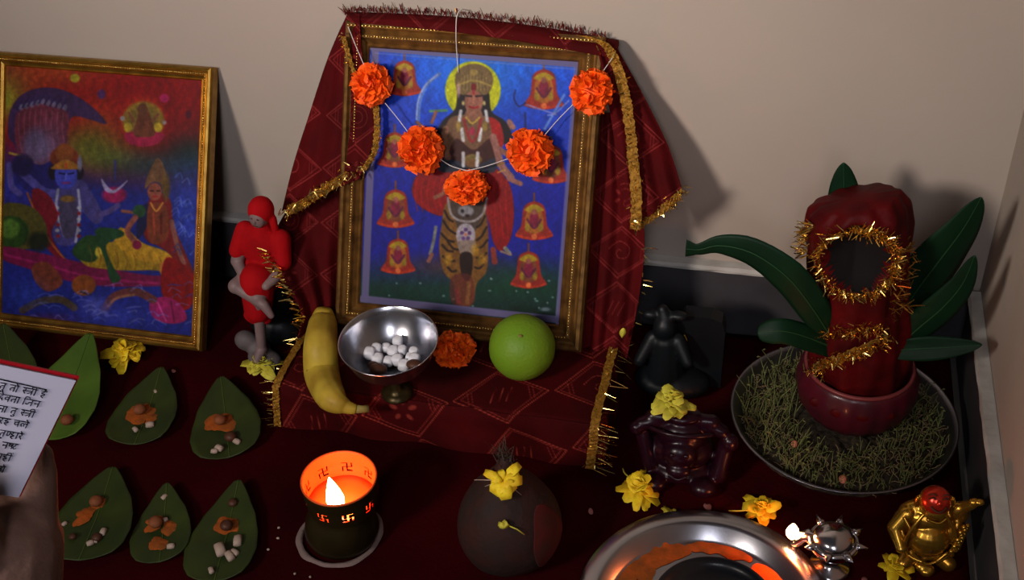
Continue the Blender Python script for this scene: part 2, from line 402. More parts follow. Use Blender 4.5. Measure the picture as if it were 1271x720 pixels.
def paint_blue(P):
    X, Y = P.X, P.Y; b = (Y-60)/340
    top = np.array([24, 92, 235]); mid = np.array([22, 28, 150]); low = np.array([12, 50, 42])
    t = np.clip(b/.55, 0, 1)[:, None]; P.C = top*(1-t)+mid*t
    dk = np.clip((520-X)/70, 0, 1)[:, None]*.5; P.C = P.C*(1-dk)+np.array([28, 22, 130])*dk
    t = np.clip((Y-312)/45, 0, 1)[:, None]; P.C = P.C*(1-t)+low*t
    t = np.clip((Y-368)/35, 0, 1)[:, None]; P.C = P.C*(1-t)+np.array([8, 26, 22])*t
    P.glow(595, 85, 70, 50, (25, 120, 235), .8); P.glow(560, 330, 60, 14, (95, 50, 30), .6); P.glow(640, 345, 60, 18, (14, 66, 30), .6)
    P.noise(.07, 40, 2)
    for k in range(26): P.ell(random.uniform(470, 690), random.uniform(345, 392), random.uniform(.7, 1.7), .9, (150, 175, 175), .8)
    # bells
    for cx, cy, s, gd in ((502, 98, 22, 1), (675, 112, 25, 1), (490, 187, 22, 0), (684, 205, 24, 0), (491, 260, 24, 0), (663, 275, 24, 1), (494, 319, 22, 1), (656, 336, 23, 0)): bell(P, cx, cy, s, gd, cx)
    # weapons and arms behind
    P.line([(519, 148), (521, 125), (530, 105), (545, 92)], 5, (80, 120, 205)); P.line([(517, 148), (519, 125), (528, 106), (543, 93)], 1.6, (160, 170, 220))
    P.line([(518, 152), (527, 160)], 4, (130, 80, 60)); P.line([(534, 138), (554, 137)], 3, (80, 140, 90)); P.line([(541, 139), (536, 152)], 4, (140, 80, 60))
    P.line([(640, 112), (638, 122), (644, 132), (652, 128)], 1.8, (20, 30, 90)); P.line([(700, 118), (690, 136), (676, 160)], 3.2, (90, 130, 215)); P.line([(706, 125), (690, 140), (680, 143)], 1.6, (130, 140, 215))
    P.line([(654, 130), (690, 142)], 1.6, (130, 130, 200)); P.line([(652, 140), (652, 160)], 2, (25, 30, 80))
    P.line([(633, 152), (630, 165), (624, 175), (616, 190)], 6, (135, 85, 75)); P.line([(632, 151), (637, 158)], 6, (160, 110, 100))
    # halo, hair, shoulders
    P.ell(587, 112, 34.5, 36, (190, 195, 20)); P.ell(587, 112, 26, 28, (200, 205, 20))
    P.poly([(571, 110), (565, 135), (548, 152), (545, 175), (630, 178), (628, 152), (610, 138), (604, 110)], (28, 20, 28))
    # red sari
    P.poly([(548, 200), (522, 212), (511, 235), (520, 255), (545, 268), (560, 262), (600, 262), (612, 300), (622, 312), (634, 295), (638, 262), (632, 228), (612, 205), (590, 195)], (135, 8, 14))
    for k in range(16):
        x = 518+k*7.5; P.line([(x, 222), (x-3, 240), (x+random.uniform(-2, 2), 262 if x < 600 else 296)], 1.1, (175, 22, 18), .7)
    P.poly([(604, 148), (620, 152), (625, 178), (610, 190)], (160, 24, 24))
    # torso, arms
    P.poly([(569, 143), (556, 150), (549, 176), (552, 195), (568, 202), (606, 202), (612, 180), (607, 150), (597, 143)], (115, 82, 58))
    P.poly([(566, 172), (560, 200), (612, 202), (609, 172), (588, 186)], (60, 25, 22)); P.ell(587, 198, 11, 7, (118, 98, 48))
    P.poly([(548, 195), (545, 212), (565, 214), (612, 214), (614, 196), (588, 205)], (38, 42, 58)); P.ell(586, 203, 9, 5, (120, 80, 45))
    P.line([(612, 170), (618, 190), (622, 205), (634, 220)], 9, (150, 100, 90)); P.line([(620, 185), (640, 200), (650, 212)], 6, (140, 92, 85)); P.line([(632, 222), (646, 228)], 6, (150, 96, 88)); P.line([(618, 190), (640, 186)], 4, (140, 90, 80))
    P.line([(553, 160), (550, 180), (556, 195)], 8, (125, 85, 62)); P.line([(540, 245), (550, 240), (552, 232)], 5, (140, 85, 65))
    for y in (205, 214): P.line([(618, y), (626, y-3)], 1.6, (180, 140, 60))
    P.ell(588, 126, 11.5, 16.5, (152, 96, 78)); P.poly([(580, 136), (578, 148), (598, 148), (596, 136)], (140, 92, 72))
    # garlands, jewels
    for x in (572, 603): P.line([(x, 138), (x-2 if x < 587 else x+2, 150)], 4, (195, 195, 200)); P.line([(573 if x < 587 else 597, 160), (575 if x < 587 else 595, 174)], 4.2, (205, 205, 205)); P.line([(575 if x < 587 else 593, 190), (575 if x < 587 else 592, 206)], 4.2, (195, 195, 200))
    P.line([(576, 148), (580, 165), (586, 176), (593, 165), (597, 148)], 3, (150, 40, 45)); P.ell(586, 163, 3.5, 5, (165, 40, 70)); P.line([(579, 146), (586, 153), (595, 146)], 2, (190, 160, 60))
    P.ell(569, 157, 3, 6, (150, 125, 60)); P.ell(602, 157, 3, 6, (150, 125, 60))
    # crown and face
    P.poly([(567, 112), (565, 95), (572, 84), (588, 79), (604, 84), (612, 96), (609, 112), (600, 118), (588, 111), (576, 118)], (112, 90, 55))
    for k in range(9): P.line([(571+k*4.3, 112-abs(k-4)*.2), (573+k*3.8, 90+abs(k-4)*1.6)], 1.1, (160, 135, 80), .7)
    P.line([(568, 106), (588, 100), (610, 107)], 2, (165, 140, 70)); P.ell(588, 108, 3.2, 4.5, (110, 15, 25)); P.ell(588, 90, 5, 4, (150, 125, 65))
    P.line([(579, 119), (585, 119.5)], 2, (25, 12, 15)); P.line([(591, 119.5), (597, 119)], 2, (25, 12, 15)); P.ell(588, 115, 1, 2.2, (180, 10, 20)); P.line([(588, 120), (587, 127)], 1.2, (175, 115, 90)); P.line([(583, 132.5), (588, 134), (593, 132.5)], 2, (150, 12, 25)); P.ell(575, 128, 1.8, 2.6, (190, 175, 110)); P.ell(601, 128, 1.8, 2.6, (190, 175, 110)); P.ell(569, 112, 2.2, 8, (185, 150, 150), .8)
    # tiger
    P.poly([(556, 250), (548, 280), (545, 310), (551, 338), (563, 352), (568, 378), (586, 378), (592, 352), (604, 336), (606, 300), (603, 262), (596, 248)], (120, 78, 28))
    P.poly([(560, 250), (565, 275), (574, 292), (588, 290), (600, 262), (597, 247)], (70, 55, 48)); P.line([(556, 246), (560, 266), (572, 274), (588, 274), (600, 264), (604, 246)], 3, (150, 140, 140)); P.ell(578, 262, 10, 7, (130, 125, 130)); P.ell(574, 262, 2, 2, (30, 25, 25)); P.ell(580, 268, 3, 2, (40, 20, 22))
    P.ell(578, 292, 12, 15, (165, 155, 165)); P.poly([(568, 300), (590, 300), (586, 318), (574, 318)], (140, 120, 110))
    for a in range(5): P.ell(578+5*math.cos(a*1.257-1.57), 291+6*math.sin(a*1.257-1.57), 2.4, 2.4, (95, 60, 115))
    P.ell(578, 291, 1.8, 1.8, (190, 110, 80)); P.poly([(571, 316), (586, 316), (584, 345), (574, 345)], (35, 18, 15))
    for k, (x0, y0, x1, y1) in enumerate([(552, 262, 562, 275), (550, 274, 565, 290), (548, 290, 563, 300), (549, 304, 562, 312), (550, 318, 564, 324), (556, 332, 566, 336), (602, 268, 592, 282), (604, 282, 592, 298), (605, 298, 592, 308), (604, 314, 592, 320), (600, 328, 590, 332), (556, 300, 568, 310)]): P.line([(x0, y0), ((x0+x1)/2, (y0+y1)/2+3), (x1, y1)], 2.6, (26, 14, 10), .9)
    for x, y in ((556, 322), (598, 322), (590, 310)): P.ell(x, y, 5, 7, (175, 130, 30), .7, 2)
    P.poly([(560, 345), (584, 342), (588, 376), (562, 378)], (95, 35, 30), .7); P.line([(566, 360), (570, 376)], 4, (120, 40, 40)); P.line([(582, 352), (580, 376)], 5, (130, 80, 40))
    P.line([(541, 282), (538, 300), (534, 315)], 4, (120, 120, 118)); P.line([(536, 316), (532, 324)], 5, (140, 85, 75)); P.line([(627, 308), (632, 314)], 5, (130, 130, 120)); P.line([(612, 310), (614, 325)], 7, (135, 50, 40)); P.line([(622, 312), (634, 316)], 3, (140, 115, 105))
    P.ell(677, 384, 6, 2.5, (85, 100, 110))
    P.noise(.16, 5, 9); P.noise(.10, 2.2, 12)
    # whitish mount round the print
    q = P.smooth
    for a, b_ in (((463, 59), (722, 80)), ((719, 80), (694, 400)), ((694, 397), (450, 371)), ((453, 371), (466, 59))): P.line([a, b_], 9, (104, 96, 140), .95, .8)
    for a, b_ in (((466, 66), (714, 86)), ((713, 84), (690, 394))): P.line([a, b_], 1.2, (140, 135, 190), .6)

# ---- red and blue print (left)
def paint_red(P):
    X, Y = P.X, P.Y; P.C[:] = (130, 8, 14)
    t = np.clip((Y-175-(X-100)*.12)/60, 0, 1)[:, None]; P.C = P.C*(1-t)+np.array([26, 34, 120])*t
    P.glow(5, 95, 45, 30, (120, 62, 30)); P.glow(70, 88, 60, 22, (150, 55, 18), .9); P.glow(5, 125, 26, 26, (120, 120, 28)); P.glow(125, 160, 32, 40, (140, 40, 14), .9); P.glow(110, 180, 40, 26, (92, 88, 22), .95); P.glow(135, 195, 45, 18, (84, 96, 30), .8)
    P.glow(235, 195, 35, 34, (14, 44, 18), .95); P.glow(190, 205, 50, 18, (20, 60, 60), .7); P.glow(210, 120, 40, 50, (120, 4, 8), .7)
    P.glow(235, 260, 30, 60, (35, 55, 160), .8); P.glow(15, 260, 50, 50, (45, 40, 130), .7)
    P.ell(93, 97, 6, 5.5, (150, 135, 30)); P.ell(126, 117, 5, 6, (75, 35, 90)); P.ell(204, 122, 6, 5.5, (160, 20, 80)); P.ell(234, 142, 4, 5, (70, 10, 40), .8)
    # hood of the many-headed snake
    P.poly([(10, 168), (12, 140), (24, 120), (45, 110), (72, 110), (100, 122), (122, 140), (132, 154), (110, 148), (90, 145), (82, 165), (74, 195), (30, 198), (18, 180)], (52, 30, 70))
    P.poly([(18, 160), (22, 140), (40, 130), (62, 128), (84, 140), (84, 165), (76, 200), (30, 205), (20, 180)], (92, 34, 52))
    for k in range(9):
        x = 24+k*6.8; P.line([(x, 136-abs(k-4)*-1.2), (x-1, 160), (x+3, 188)], 1.4, (125, 62, 78), .7); P.ell(x+2, 126+abs(k-4)*1.8, 3, 4, (100, 92, 118), .8)
        P.line([(x-3, 128+abs(k-4)*1.8), (x+4, 118+abs(k-4)*1.6)], 1.4, (30, 24, 70))
    # goddess on a lotus in a glowing disc
    P.ell(178, 148, 28, 28, (160, 40, 14), .8, 4); P.ell(178, 150, 26, 24, (130, 100, 30), 1, 2); P.ell(178, 150, 19, 19, (105, 85, 35), .8, 2); P.poly([(154, 167), (166, 163), (178, 168), (190, 163), (204, 167), (196, 178), (178, 182), (160, 178)], (145, 22, 60))
    P.poly([(166, 168), (170, 148), (174, 134), (182, 134), (188, 148), (192, 168)], (95, 48, 30)); P.ell(177, 136, 6, 8, (90, 50, 32)); P.line([(166, 150), (160, 140)], 3, (110, 60, 40)); P.line([(190, 150), (196, 142)], 3, (110, 60, 40)); P.ell(159, 158, 5, 6, (165, 140, 35)); P.ell(196, 158, 5, 6, (165, 140, 35)); P.ell(152, 147, 3, 3, (140, 130, 130)); P.ell(204, 152, 2.6, 2.6, (150, 130, 130))
    # reclining blue figure
    P.ell(44, 182, 16, 22, (80, 72, 108), .8, 5); P.glow(60, 185, 18, 26, (100, 85, 120), .7)
    P.poly([(60, 238), (62, 222), (74, 226), (98, 222), (112, 236), (128, 268), (118, 278), (98, 262), (96, 300), (70, 302), (62, 270), (56, 252)], (62, 56, 118))
    P.poly([(50, 205), (66, 200), (76, 218), (70, 235), (40, 240), (20, 222), (28, 200)], (30, 26, 92)); P.line([(28, 215), (52, 236), (66, 240)], 10, (68, 62, 135)); P.line([(12, 190), (36, 196)], 3, (150, 120, 50)); P.line([(12, 205), (14, 230), (24, 240)], 8, (70, 62, 130)); P.ell(28, 205, 14, 14, (26, 18, 60), .9, 2)
    P.ell(80, 196, 18, 14, (105, 42, 22)); P.ell(80, 190, 11, 12, (120, 62, 26)); P.ell(66, 214, 6, 9, (22, 14, 32)); P.ell(98, 214, 6, 9, (22, 14, 32)); P.ell(82, 217, 14, 18, (58, 62, 170)); P.poly([(66, 206), (82, 198), (98, 206), (98, 210), (66, 210)], (150, 95, 30)); P.ell(99, 203, 3, 9, (110, 105, 130))
    P.line([(74, 215), (80, 216)], 1.8, (15, 12, 50)); P.line([(85, 216), (91, 215)], 1.8, (15, 12, 50)); P.line([(82, 216), (81, 223)], 1.4, (90, 95, 200)); P.line([(78, 227), (86, 227)], 1.8, (120, 30, 80)); P.line([(82, 203), (82, 208)], 2, (190, 60, 30))
    P.line([(72, 236), (70, 262), (80, 292)], 3.4, (130, 130, 155)); P.line([(97, 236), (99, 262), (94, 300)], 3.4, (140, 138, 165)); P.poly([(74, 246), (95, 246), (93, 290), (78, 292)], (62, 55, 84)); P.ell(84, 247, 9, 4, (110, 80, 40))
    for k in range(6): P.ell(71+(k % 2), 258+k*7, 2.5, 2.2, (120, 25, 35) if k % 2 else (150, 150, 165)); P.ell(98, 258+k*7, 2.5, 2.2, (120, 25, 35) if k % 2 else (150, 150, 165))
    P.poly([(40, 236), (60, 242), (72, 268), (64, 292), (84, 330), (60, 310), (44, 280)], (105, 14, 30)); P.line([(34, 240), (56, 290), (84, 325), (106, 338)], 2.4, (150, 75, 30))
    # green bolster, coils, pink couch
    P.poly([(2, 258), (20, 252), (44, 260), (58, 282), (54, 302), (30, 310), (2, 308)], (72, 66, 24)); P.ell(14, 288, 22, 20, (34, 62, 18)); P.ell(12, 284, 12, 12, (74, 108, 36), .9, 2); P.line([(24, 272), (33, 286), (30, 303)], 2, (28, 46, 16)); P.ell(48, 300, 14, 12, (20, 26, 14), .9, 3)
    P.poly([(4, 306), (50, 314), (120, 330), (190, 342), (238, 338), (232, 352), (150, 356), (90, 350), (30, 332), (4, 322)], (110, 14, 62)); P.line([(6, 316), (60, 330), (120, 345), (200, 352)], 3, (150, 28, 92), .8)
    P.line([(120, 268), (136, 262), (146, 255)], 7, (72, 60, 120)); P.ell(142, 242, 15, 10, (150, 18, 70), .9, 2); P.poly([(126, 222), (140, 236), (158, 224), (150, 234), (140, 240), (130, 236)], (150, 140, 180)); P.line([(152, 262), (168, 264)], 4, (120, 70, 60)); P.line([(143, 200), (143, 222)], 3, (50, 50, 110))
    # yellow garment
    P.poly([(94, 306), (112, 296), (140, 300), (150, 282), (172, 300), (206, 312), (222, 328), (216, 346), (196, 336), (160, 336), (130, 334), (104, 328)], (150, 118, 24)); P.poly([(140, 292), (156, 284), (178, 302), (206, 314), (214, 326), (190, 326), (160, 318)], (175, 130, 28))
    P.poly([(90, 310), (108, 292), (128, 300), (118, 324), (98, 322)], (30, 60, 26)); P.poly([(118, 286), (144, 284), (154, 292), (132, 304), (140, 330), (150, 346), (138, 350), (130, 322)], (26, 62, 34)); P.ell(122, 313, 4, 6, (190, 165, 50))
    for k in range(9): P.line([(110+k*11, 304+k*2), (114+k*11, 318+k*1.6), (112+k*11, 330+k)], 1.2, (110, 70, 14), .6)
    P.poly([(198, 328), (214, 324), (222, 338), (216, 346), (202, 345)], (170, 105, 40))
    # seated lady
    P.poly([(186, 246), (200, 240), (212, 250), (216, 280), (232, 318), (240, 340), (226, 352), (214, 320), (196, 305), (184, 300), (178, 285)], (112, 22, 24)); P.poly([(172, 262), (184, 254), (182, 282), (170, 296)], (20, 22, 62)); P.ell(173, 262, 8, 8, (30, 66, 40)); P.poly([(184, 256), (206, 256), (208, 295), (186, 300)], (110, 48, 28))
    P.line([(168, 270), (158, 286), (166, 298)], 7, (130, 70, 60)); P.line([(213, 275), (220, 305), (228, 326)], 6, (130, 75, 68)); P.ell(170, 304, 5.5, 5.5, (125, 18, 62))
    P.ell(192, 238, 9, 11, (135, 70, 55)); P.poly([(180, 234), (184, 216), (196, 196), (206, 216), (206, 250), (200, 230), (190, 226)], (105, 72, 48)); P.ell(206, 232, 5, 16, (95, 70, 30), .9, 2); P.line([(187, 237), (190, 237)], 1.6, (30, 10, 10)); P.line([(195, 237), (198, 237)], 1.6, (30, 10, 10)); P.line([(190, 244), (195, 244)], 1.6, (150, 15, 30)); P.line([(187, 252), (194, 262), (202, 252)], 2, (180, 120, 50))
    P.line([(190, 265), (192, 290)], 2, (160, 60, 40)); P.line([(200, 265), (200, 290)], 2, (80, 15, 20))
    P.poly([(206, 320), (232, 332), (242, 350), (236, 382), (214, 382), (200, 360)], (125, 6, 10)); P.poly([(186, 376), (204, 368), (222, 376), (232, 396), (212, 402), (190, 394)], (145, 22, 84)); P.line([(196, 376), (206, 398)], 2, (190, 60, 130)); P.line([(212, 374), (216, 398)], 2, (100, 10, 55))
    # coils and waves below
    P.poly([(40, 330), (60, 326), (78, 350), (60, 362), (44, 350)], (112, 50, 34)); P.ell(104, 354, 15, 13, (125, 62, 24)); P.line([(100, 362), (112, 366)], 2, (30, 15, 25))
    P.line([(28, 385), (50, 374), (75, 372), (92, 382)], 9, (72, 56, 42)); P.line([(130, 384), (142, 368), (168, 362), (190, 372)], 10, (92, 44, 44)); P.line([(134, 380), (145, 370), (166, 366)], 3, (130, 84, 60))
    P.glow(30, 365, 22, 16, (40, 60, 165), .7); P.glow(140, 392, 40, 12, (50, 60, 165), .8); P.glow(118, 378, 16, 10, (85, 90, 185), .7); P.glow(60, 398, 30, 8, (90, 18, 45), .6)
    r = random.Random(3)
    for k in range(60):
        x, y = r.uniform(4, 240), r.uniform(352, 408); P.line([(x, y), (x+r.uniform(4, 10), y-r.uniform(1, 5)), (x+r.uniform(9, 18), y+r.uniform(-2, 3))], 1.2, r.choice([(90, 105, 190), (50, 60, 150), (120, 120, 190)]), .55)
    for k in range(34):
        x, y = r.uniform(212, 244), r.uniform(215, 320); P.line([(x, y), (x+6, y-5), (x+9, y+2)], 1.4, r.choice([(70, 95, 190), (30, 45, 130), (100, 115, 200)]), .6)
    P.noise(.12, 16, 5); P.noise(.16, 4.5, 6); P.noise(.10, 2.2, 7)

LM = Lean(0, -.18297, .03, .45529)
gold_prof = [(0, .001), (0, .017), (.003, .021), (.007, .022), (.0095, .018), (.012, .0165), (.016, .020), (.0195, .021), (.022, .0165), (.026, .013), (.0295, .0155), (.0315, .0125), (.0315, .001)]
FM = make_frame('framed_picture', 'framed blue print of a crowned goddess on a tiger, draped in red cloth', LM, -.5375, -.2115, .046, .434, .0315, gold_prof, M['oldgold'],
    [(.0178, .0216, .00125, .0036, (0, 1, 2, 3)), (.0052, .0226, .0016, .0046, (2,))])
make_print(LM, -.5072, -.2418, .0768, .4030, .0122, .00082, paint_blue, FM, 'print of a crowned goddess on a tiger among temple bells on blue')
# left frame
LL = Lean(0, -.17513, .002, .51528)
left_prof = [(0, .001), (0, .015), (.002, .019), (.005, .0205), (.0075, .018), (.0085, .0155), (.0118, .0185), (.0135, .0135), (.0165, .0115), (.0175, .0125), (.019, .0095), (.019, .001)]
x1 = -.7358; h1 = .3845
FL = make_frame('framed_picture', 'gilt framed print of a blue figure reclining under a snake hood', LL, -1.066, x1, .0005, h1, .019, left_prof, M['gold'],
    [(.0098, .0188, .00115, .0034, (0, 1, 2, 3))])
make_print(LL, -1.047, x1-.019, .0195, h1-.019, .0092, .00085, paint_red, FL, 'print of a blue figure reclining on a snake beside a seated lady')

# ================================================================== TIE-DYED RED CLOTHS
def dye_pattern(P, p=.062, ox=0, oy=0, seed=1, line=(120, 46, 38), k=1.0):
    """red ground with hand drawn double-line diamonds, spirals and dashes; coordinates in metres of cloth"""
    r = random.Random(seed); X, Y = P.X, P.Y
    P.C[:] = (62, 6, 8); x0, x1, y0, y1 = X.min(), X.max(), Y.min(), Y.max(); s = p
    for i in range(int((x0-ox)/s)-2, int((x1-ox)/s)+3):
        for j in range(int((y0-oy)/s)-2, int((y1-oy)/s)+3):
            jt = lambda a=.0015: r.uniform(-a, a)
            A = (ox+i*s*1.25+jt(), oy+j*s+jt())
            B = (A[0]+s*.625, A[1]+s*.5); C_ = (A[0], A[1]+s); D = (A[0]-s*.625, A[1]+s*.5)
            cx, cy = A[0], A[1]+s*.5
            if cx < x0-s or cx > x1+s or cy < y0-s or cy > y1+s: continue
            if (i*1.25) % 1: pass
            for t in (.94, .82):
                q = [(cx+(a-cx)*t, cy+(b-cy)*t) for a, b in (A, B, C_, D)]
                q = q+[q[0]]; q = [(a_+jt(.0012), b_+jt(.0012)) for a_, b_ in q]; P.line(q, .0011, line, .9 if t > .9 else .6, .0006, sm=False)
            m = r.choice('sfdr')
            if m == 's':
                P.line([(cx+s*.028*a*math.cos(a*1.15), cy+s*.028*a*math.sin(a*1.15)) for a in range(1, 9)], .0009, line, .8, .0005)
            elif m == 'r':
                for t in (.11, .2): P.line([(cx+s*t*math.cos(a*.63), cy+s*t*math.sin(a*.63)) for a in range(11)], .0009, line, .7, .0005)
            elif m == 'f':
                for a in range(5): P.ell(cx+s*.13*math.cos(a*1.26), cy+s*.13*math.sin(a*1.26), s*.055, s*.03, line, .55, .0006, a*1.26)
            else:
                for a in (-1, 0, 1): P.line([(cx+a*s*.1-s*.05, cy-s*.12), (cx+a*s*.1+s*.05, cy+s*.12)], .0009, line, .75, .0005, sm=False)
            for sx in (-1, 1):
                for a in (0, 1): P.line([(cx+sx*s*(.36+a*.05), cy-s*.1), (cx+sx*s*(.36+a*.05), cy+s*.1)], .0008, line, .6, .0005, sm=False)
    P.noise(.18, .05, seed)
def tinsel(g, path, n, ln, jit, base=None, wd=.0007, spread=.9, seed=0):
    """thin glittering strips standing off a line; path: list of points; base: main direction"""
    r = random.Random(seed); pts = cr(path, max(n, 2))
    for p in pts:
        d = Vector((r.gauss(0, 1), r.gauss(0, 1), r.gauss(0, 1))).normalized()
        d = (base*1.0+d*spread).normalized() if base else d
        L = ln*r.uniform(.5, 1.3); sd = d.cross(Vector((r.gauss(0, 1), r.gauss(0, 1), r.gauss(0, 1)))).normalized()*wd
        p = p+Vector((r.gauss(0, 1), r.gauss(0, 1), r.gauss(0, 1)))*jit; bend = sd.cross(d).normalized()*L*r.uniform(-.3, .3)
        g.add([p-sd, p+sd, p+d*L*.5+bend*.5+sd, p+d*L*.5+bend*.5-sd, p+d*L+bend*1.4+sd*.6, p+d*L+bend*1.4-sd*.6], [(0, 1, 2, 3), (3, 2, 4, 5)])
    return g
def lace(path, width, side, nrm, seed=0, n=90, amp=.0012):
    """strip of gathered lace along a path"""
    r = random.Random(seed); pts = cr(path, n); g = Geo(); m = 6
    for i, p in enumerate(pts):
        sd = side(i/(n-1)) if callable(side) else side
        for j in range(m):
            u = j/(m-1)-.5
            g.v.append(tuple(p+sd*width*u*(1+.15*r.uniform(-1, 1))+nrm*(amp*math.sin(i*1.3+j)+amp*.7*r.uniform(-1, 1))))
    g.f = gridfaces(n, m); return g

# ---- cloth spread over the low step in front of the centre picture
cx0, cx1, cy0, cy1, ch = -.578, -.168, -.293, -.148, .0695
def fold(t, lo, hi, h, r=.012):
    if t < lo: return lo, lo-t
    if t > hi: return hi, t-hi
    return t, 0
g = Geo(); st = .00165
xs = np.arange(cx0-ch, cx1+ch+st, st); ys = np.arange(cy0-ch, cy1+.012, st)
UV = []
for a in xs:
    for b in ys:
        x, dx = fold(a, cx0, cx1, ch); y, dy = fold(b, cy0, 99, ch)
        d = max(dx, dy)
        if dx > dy: x += (-1 if a < cx0 else 1)*.010*math.sin(min(d/.02, 1)*PI/2)*.5
        z = ch-d; z = max(z, .0012)
        if dy >= dx and dy > 0: y -= .004*math.sin(min(dy/.02, 1)*PI/2)+.0022*math.sin(a*55+1)*dy/ch; x += (a-(cx0+cx1)/2)*0
        n_ = mnoise.noise(Vector((a*14, b*14, 1)))*.0022 if d == 0 else mnoise.noise(Vector((a*20, b*20, 1)))*.0035
        if d > 0 and dy >= dx: y += n_
        elif d > 0: x += n_
        else: z += n_*.7-.001
        # round the edge
        e = min(a-cx0, cx1-a, b-cy0) if d == 0 else 1
        if d == 0 and e < .008: z -= .003*(1-e/.008)**2
        g.v.append((x, y, z)); UV.append((a, b))
g.f = gridfaces(len(xs), len(ys)); g.f = [q[::-1] for q in g.f]
UV = np.array(UV); P = Paint(UV[:, 0].copy(), UV[:, 1].copy(), soft=.0007)
th = .35; X_ = P.X*math.cos(th)+P.Y*math.sin(th); Y_ = -P.X*math.sin(th)+P.Y*math.cos(th); P.X, P.Y = X_, Y_
dye_pattern(P, .098, seed=4, line=(178, 74, 58)); g.c = P.out(.8)
SP = obj('draped_cloth', g, M['fabric']); PMAT[SP.name] = Matrix.Translation(SP.location)
tag(SP, 'red tie-dyed cloth with drawn diamonds covering the low step below the goddess picture', 'cloth')
zup = Vector((0, 0, 1)); fr = Vector((0, -1, 0)); lf = Vector((-1, 0, 0)); rt = Vector((1, 0, 0))
pr = [(cx1-.006, -.15, ch+.003), (cx1-.006, -.22, ch+.003), (cx1-.006, cy0+.002, ch+.001), (cx1-.006, cy0-.007, ch-.02), (cx1-.008, cy0-.008, .03), (cx1-.010, cy0-.010, .004)]
obj('gold_trim', lace(pr, .011, rt, (zup*.4+fr*.6), 2), M['trim'], SP)
gt = Geo(); pe = [(x+.006, y-.001, z) for x, y, z in pr]
tinsel(gt, pe, 60, .022, .0015, (rt+fr*.25), .00035, .22, 3); tinsel(gt, pr, 120, .004, .003, None, .0006, .9, 5)
tag(obj('tinsel_fringe', gt, M['tinsel'], SP), 'glittering gold tinsel threads', kind='stuff')
pl_ = [(cx0+.004, -.15, ch+.003), (cx0+.004, -.22, ch+.003), (cx0+.004, cy0+.002, ch+.001), (cx0+.002, cy0-.007, ch-.02), (cx0, cy0-.008, .03), (cx0-.002, cy0-.010, .004)]
obj('gold_trim', lace(pl_, .009, rt, (zup*.4+fr*.6), 4), M['trim'], SP)
gt = Geo(); pe = [(x-.005, y-.001, z) for x, y, z in pl_]
tinsel(gt, pe, 46, .013, .0015, (lf+fr*.25+zup*.1), .0004, .35, 7); tinsel(gt, pl_, 70, .004, .002, None, .0006, .9, 8)
tag(obj('tinsel_fringe', gt, M['tinsel'], SP), 'glittering gold tinsel threads', kind='stuff')

# ---- dupatta hung over the top and both sides of the centre picture
DU = thing('dupatta', tuple(LM.P(-.375, .43)), 'red tie-dyed dupatta hung over top and sides of the goddess picture frame', 'cloth')
def patch(left, right, nl, nr_, nu, nv, seed, pleat=.003, pp=.07, waves=3.0, bow=0):
    """ruled sheet between two measured edges; nl/nr_ = distance in front of the frame's back plane"""
    A = cr([LM.px(x, y, 0) for x, y in left], nv); B = cr([LM.px(x, y, 0) for x, y in right], nv)
    g = Geo(); C_ = []
    for i in range(nu):
        u = i/(nu-1)
        for j in range(nv):
            v = j/(nv-1); L0 = A[j].lerp(B[j], u)+LM.up*bow*math.sin(PI*u)*(1-.3*v); n = nl*(1-u)+nr_*u if not callable(nl) else nl(u, v)
            d = (L0-CAM).normalized()
            n += pleat*math.sin(u*waves*2*PI+1.2*math.sin(v*3+seed))*(.4+.6*v)+.0015*mnoise.noise(Vector((u*6, v*6, seed)))
            q = L0-d*(n/abs(d.dot(LM.nr)))
            g.v.append(tuple(q)); w_ = L0-LM.o; C_.append((w_.x, w_.dot(LM.up)))
    g.f = gridfaces(nu, nv); C_ = np.array(C_); P = Paint(C_[:, 0].copy(), C_[:, 1].copy(), soft=.0007)
    dye_pattern(P, pp, seed=seed, line=(120, 42, 40)); g.c = P.out(1.15); return g
pA = patch([(432, 16), (408, 70), (384, 142), (364, 205), (350, 262)], [(446, 18), (450, 75), (464, 130), (462, 180), (446, 222)], .004, .026, 110, 190, 2)
tag(obj('left_flap', pA, M['fabric'], DU, solid=.0008))
pB = patch([(362, 250), (330, 316), (352, 352), (374, 392), (362, 440)], [(436, 222), (432, 270), (428, 320), (426, 370), (424, 425)], lambda u, v: -.010+(.052*min(max((v-.12)/.3, 0), 1)*(1-u)), -.006, 90, 160, 5, .004)
obj('left_tail', pB, M['fabric'], DU, solid=.0008)
pC = patch([(742, 62), (752, 110), (762, 170), (768, 220), (782, 284)], [(764, 56), (794, 110), (822, 165), (836, 200), (848, 240)], .026, .006, 90, 170, 3)
obj('right_flap', pC, M['fabric'], DU, solid=.0008)
pD = patch([(738, 140), (735, 220), (729, 290), (723, 360), (716, 430)], [(775, 140), (792, 230), (800, 300), (793, 370), (778, 445)], -.006, -.012, 70, 190, 6, .004)
obj('right_tail', pD, M['fabric'], DU, solid=.0008)
pE = patch([(428, 15), (430, 17), (432, 20), (434, 24), (436, 28)], [(768, 50), (768, 55), (767, 60), (766, 66), (764, 73)], lambda u, v: .004+.021*math.sin(min(v*1.3, 1)*PI/2), 0, 200, 16, 8, .0012, bow=.008)
for k, p in enumerate(pE.v): pass
obj('top_fold', pE, M['fabric'], DU, solid=.0008)
def LP(l, n): return [LM.px(x, y, n) for x, y in l]
gt = Geo(); tinsel(gt, LP([(428, 17), (470, 15), (520, 17), (580, 21), (640, 28), (700, 37), (750, 48)], .006), 520, .0075, .002, LM.up+LM.nr*.5, .0006, .6, 11)
tag(obj('bristle_fringe', gt, M['redfr'], DU), 'dark red bristly fringe along the top', kind='stuff')
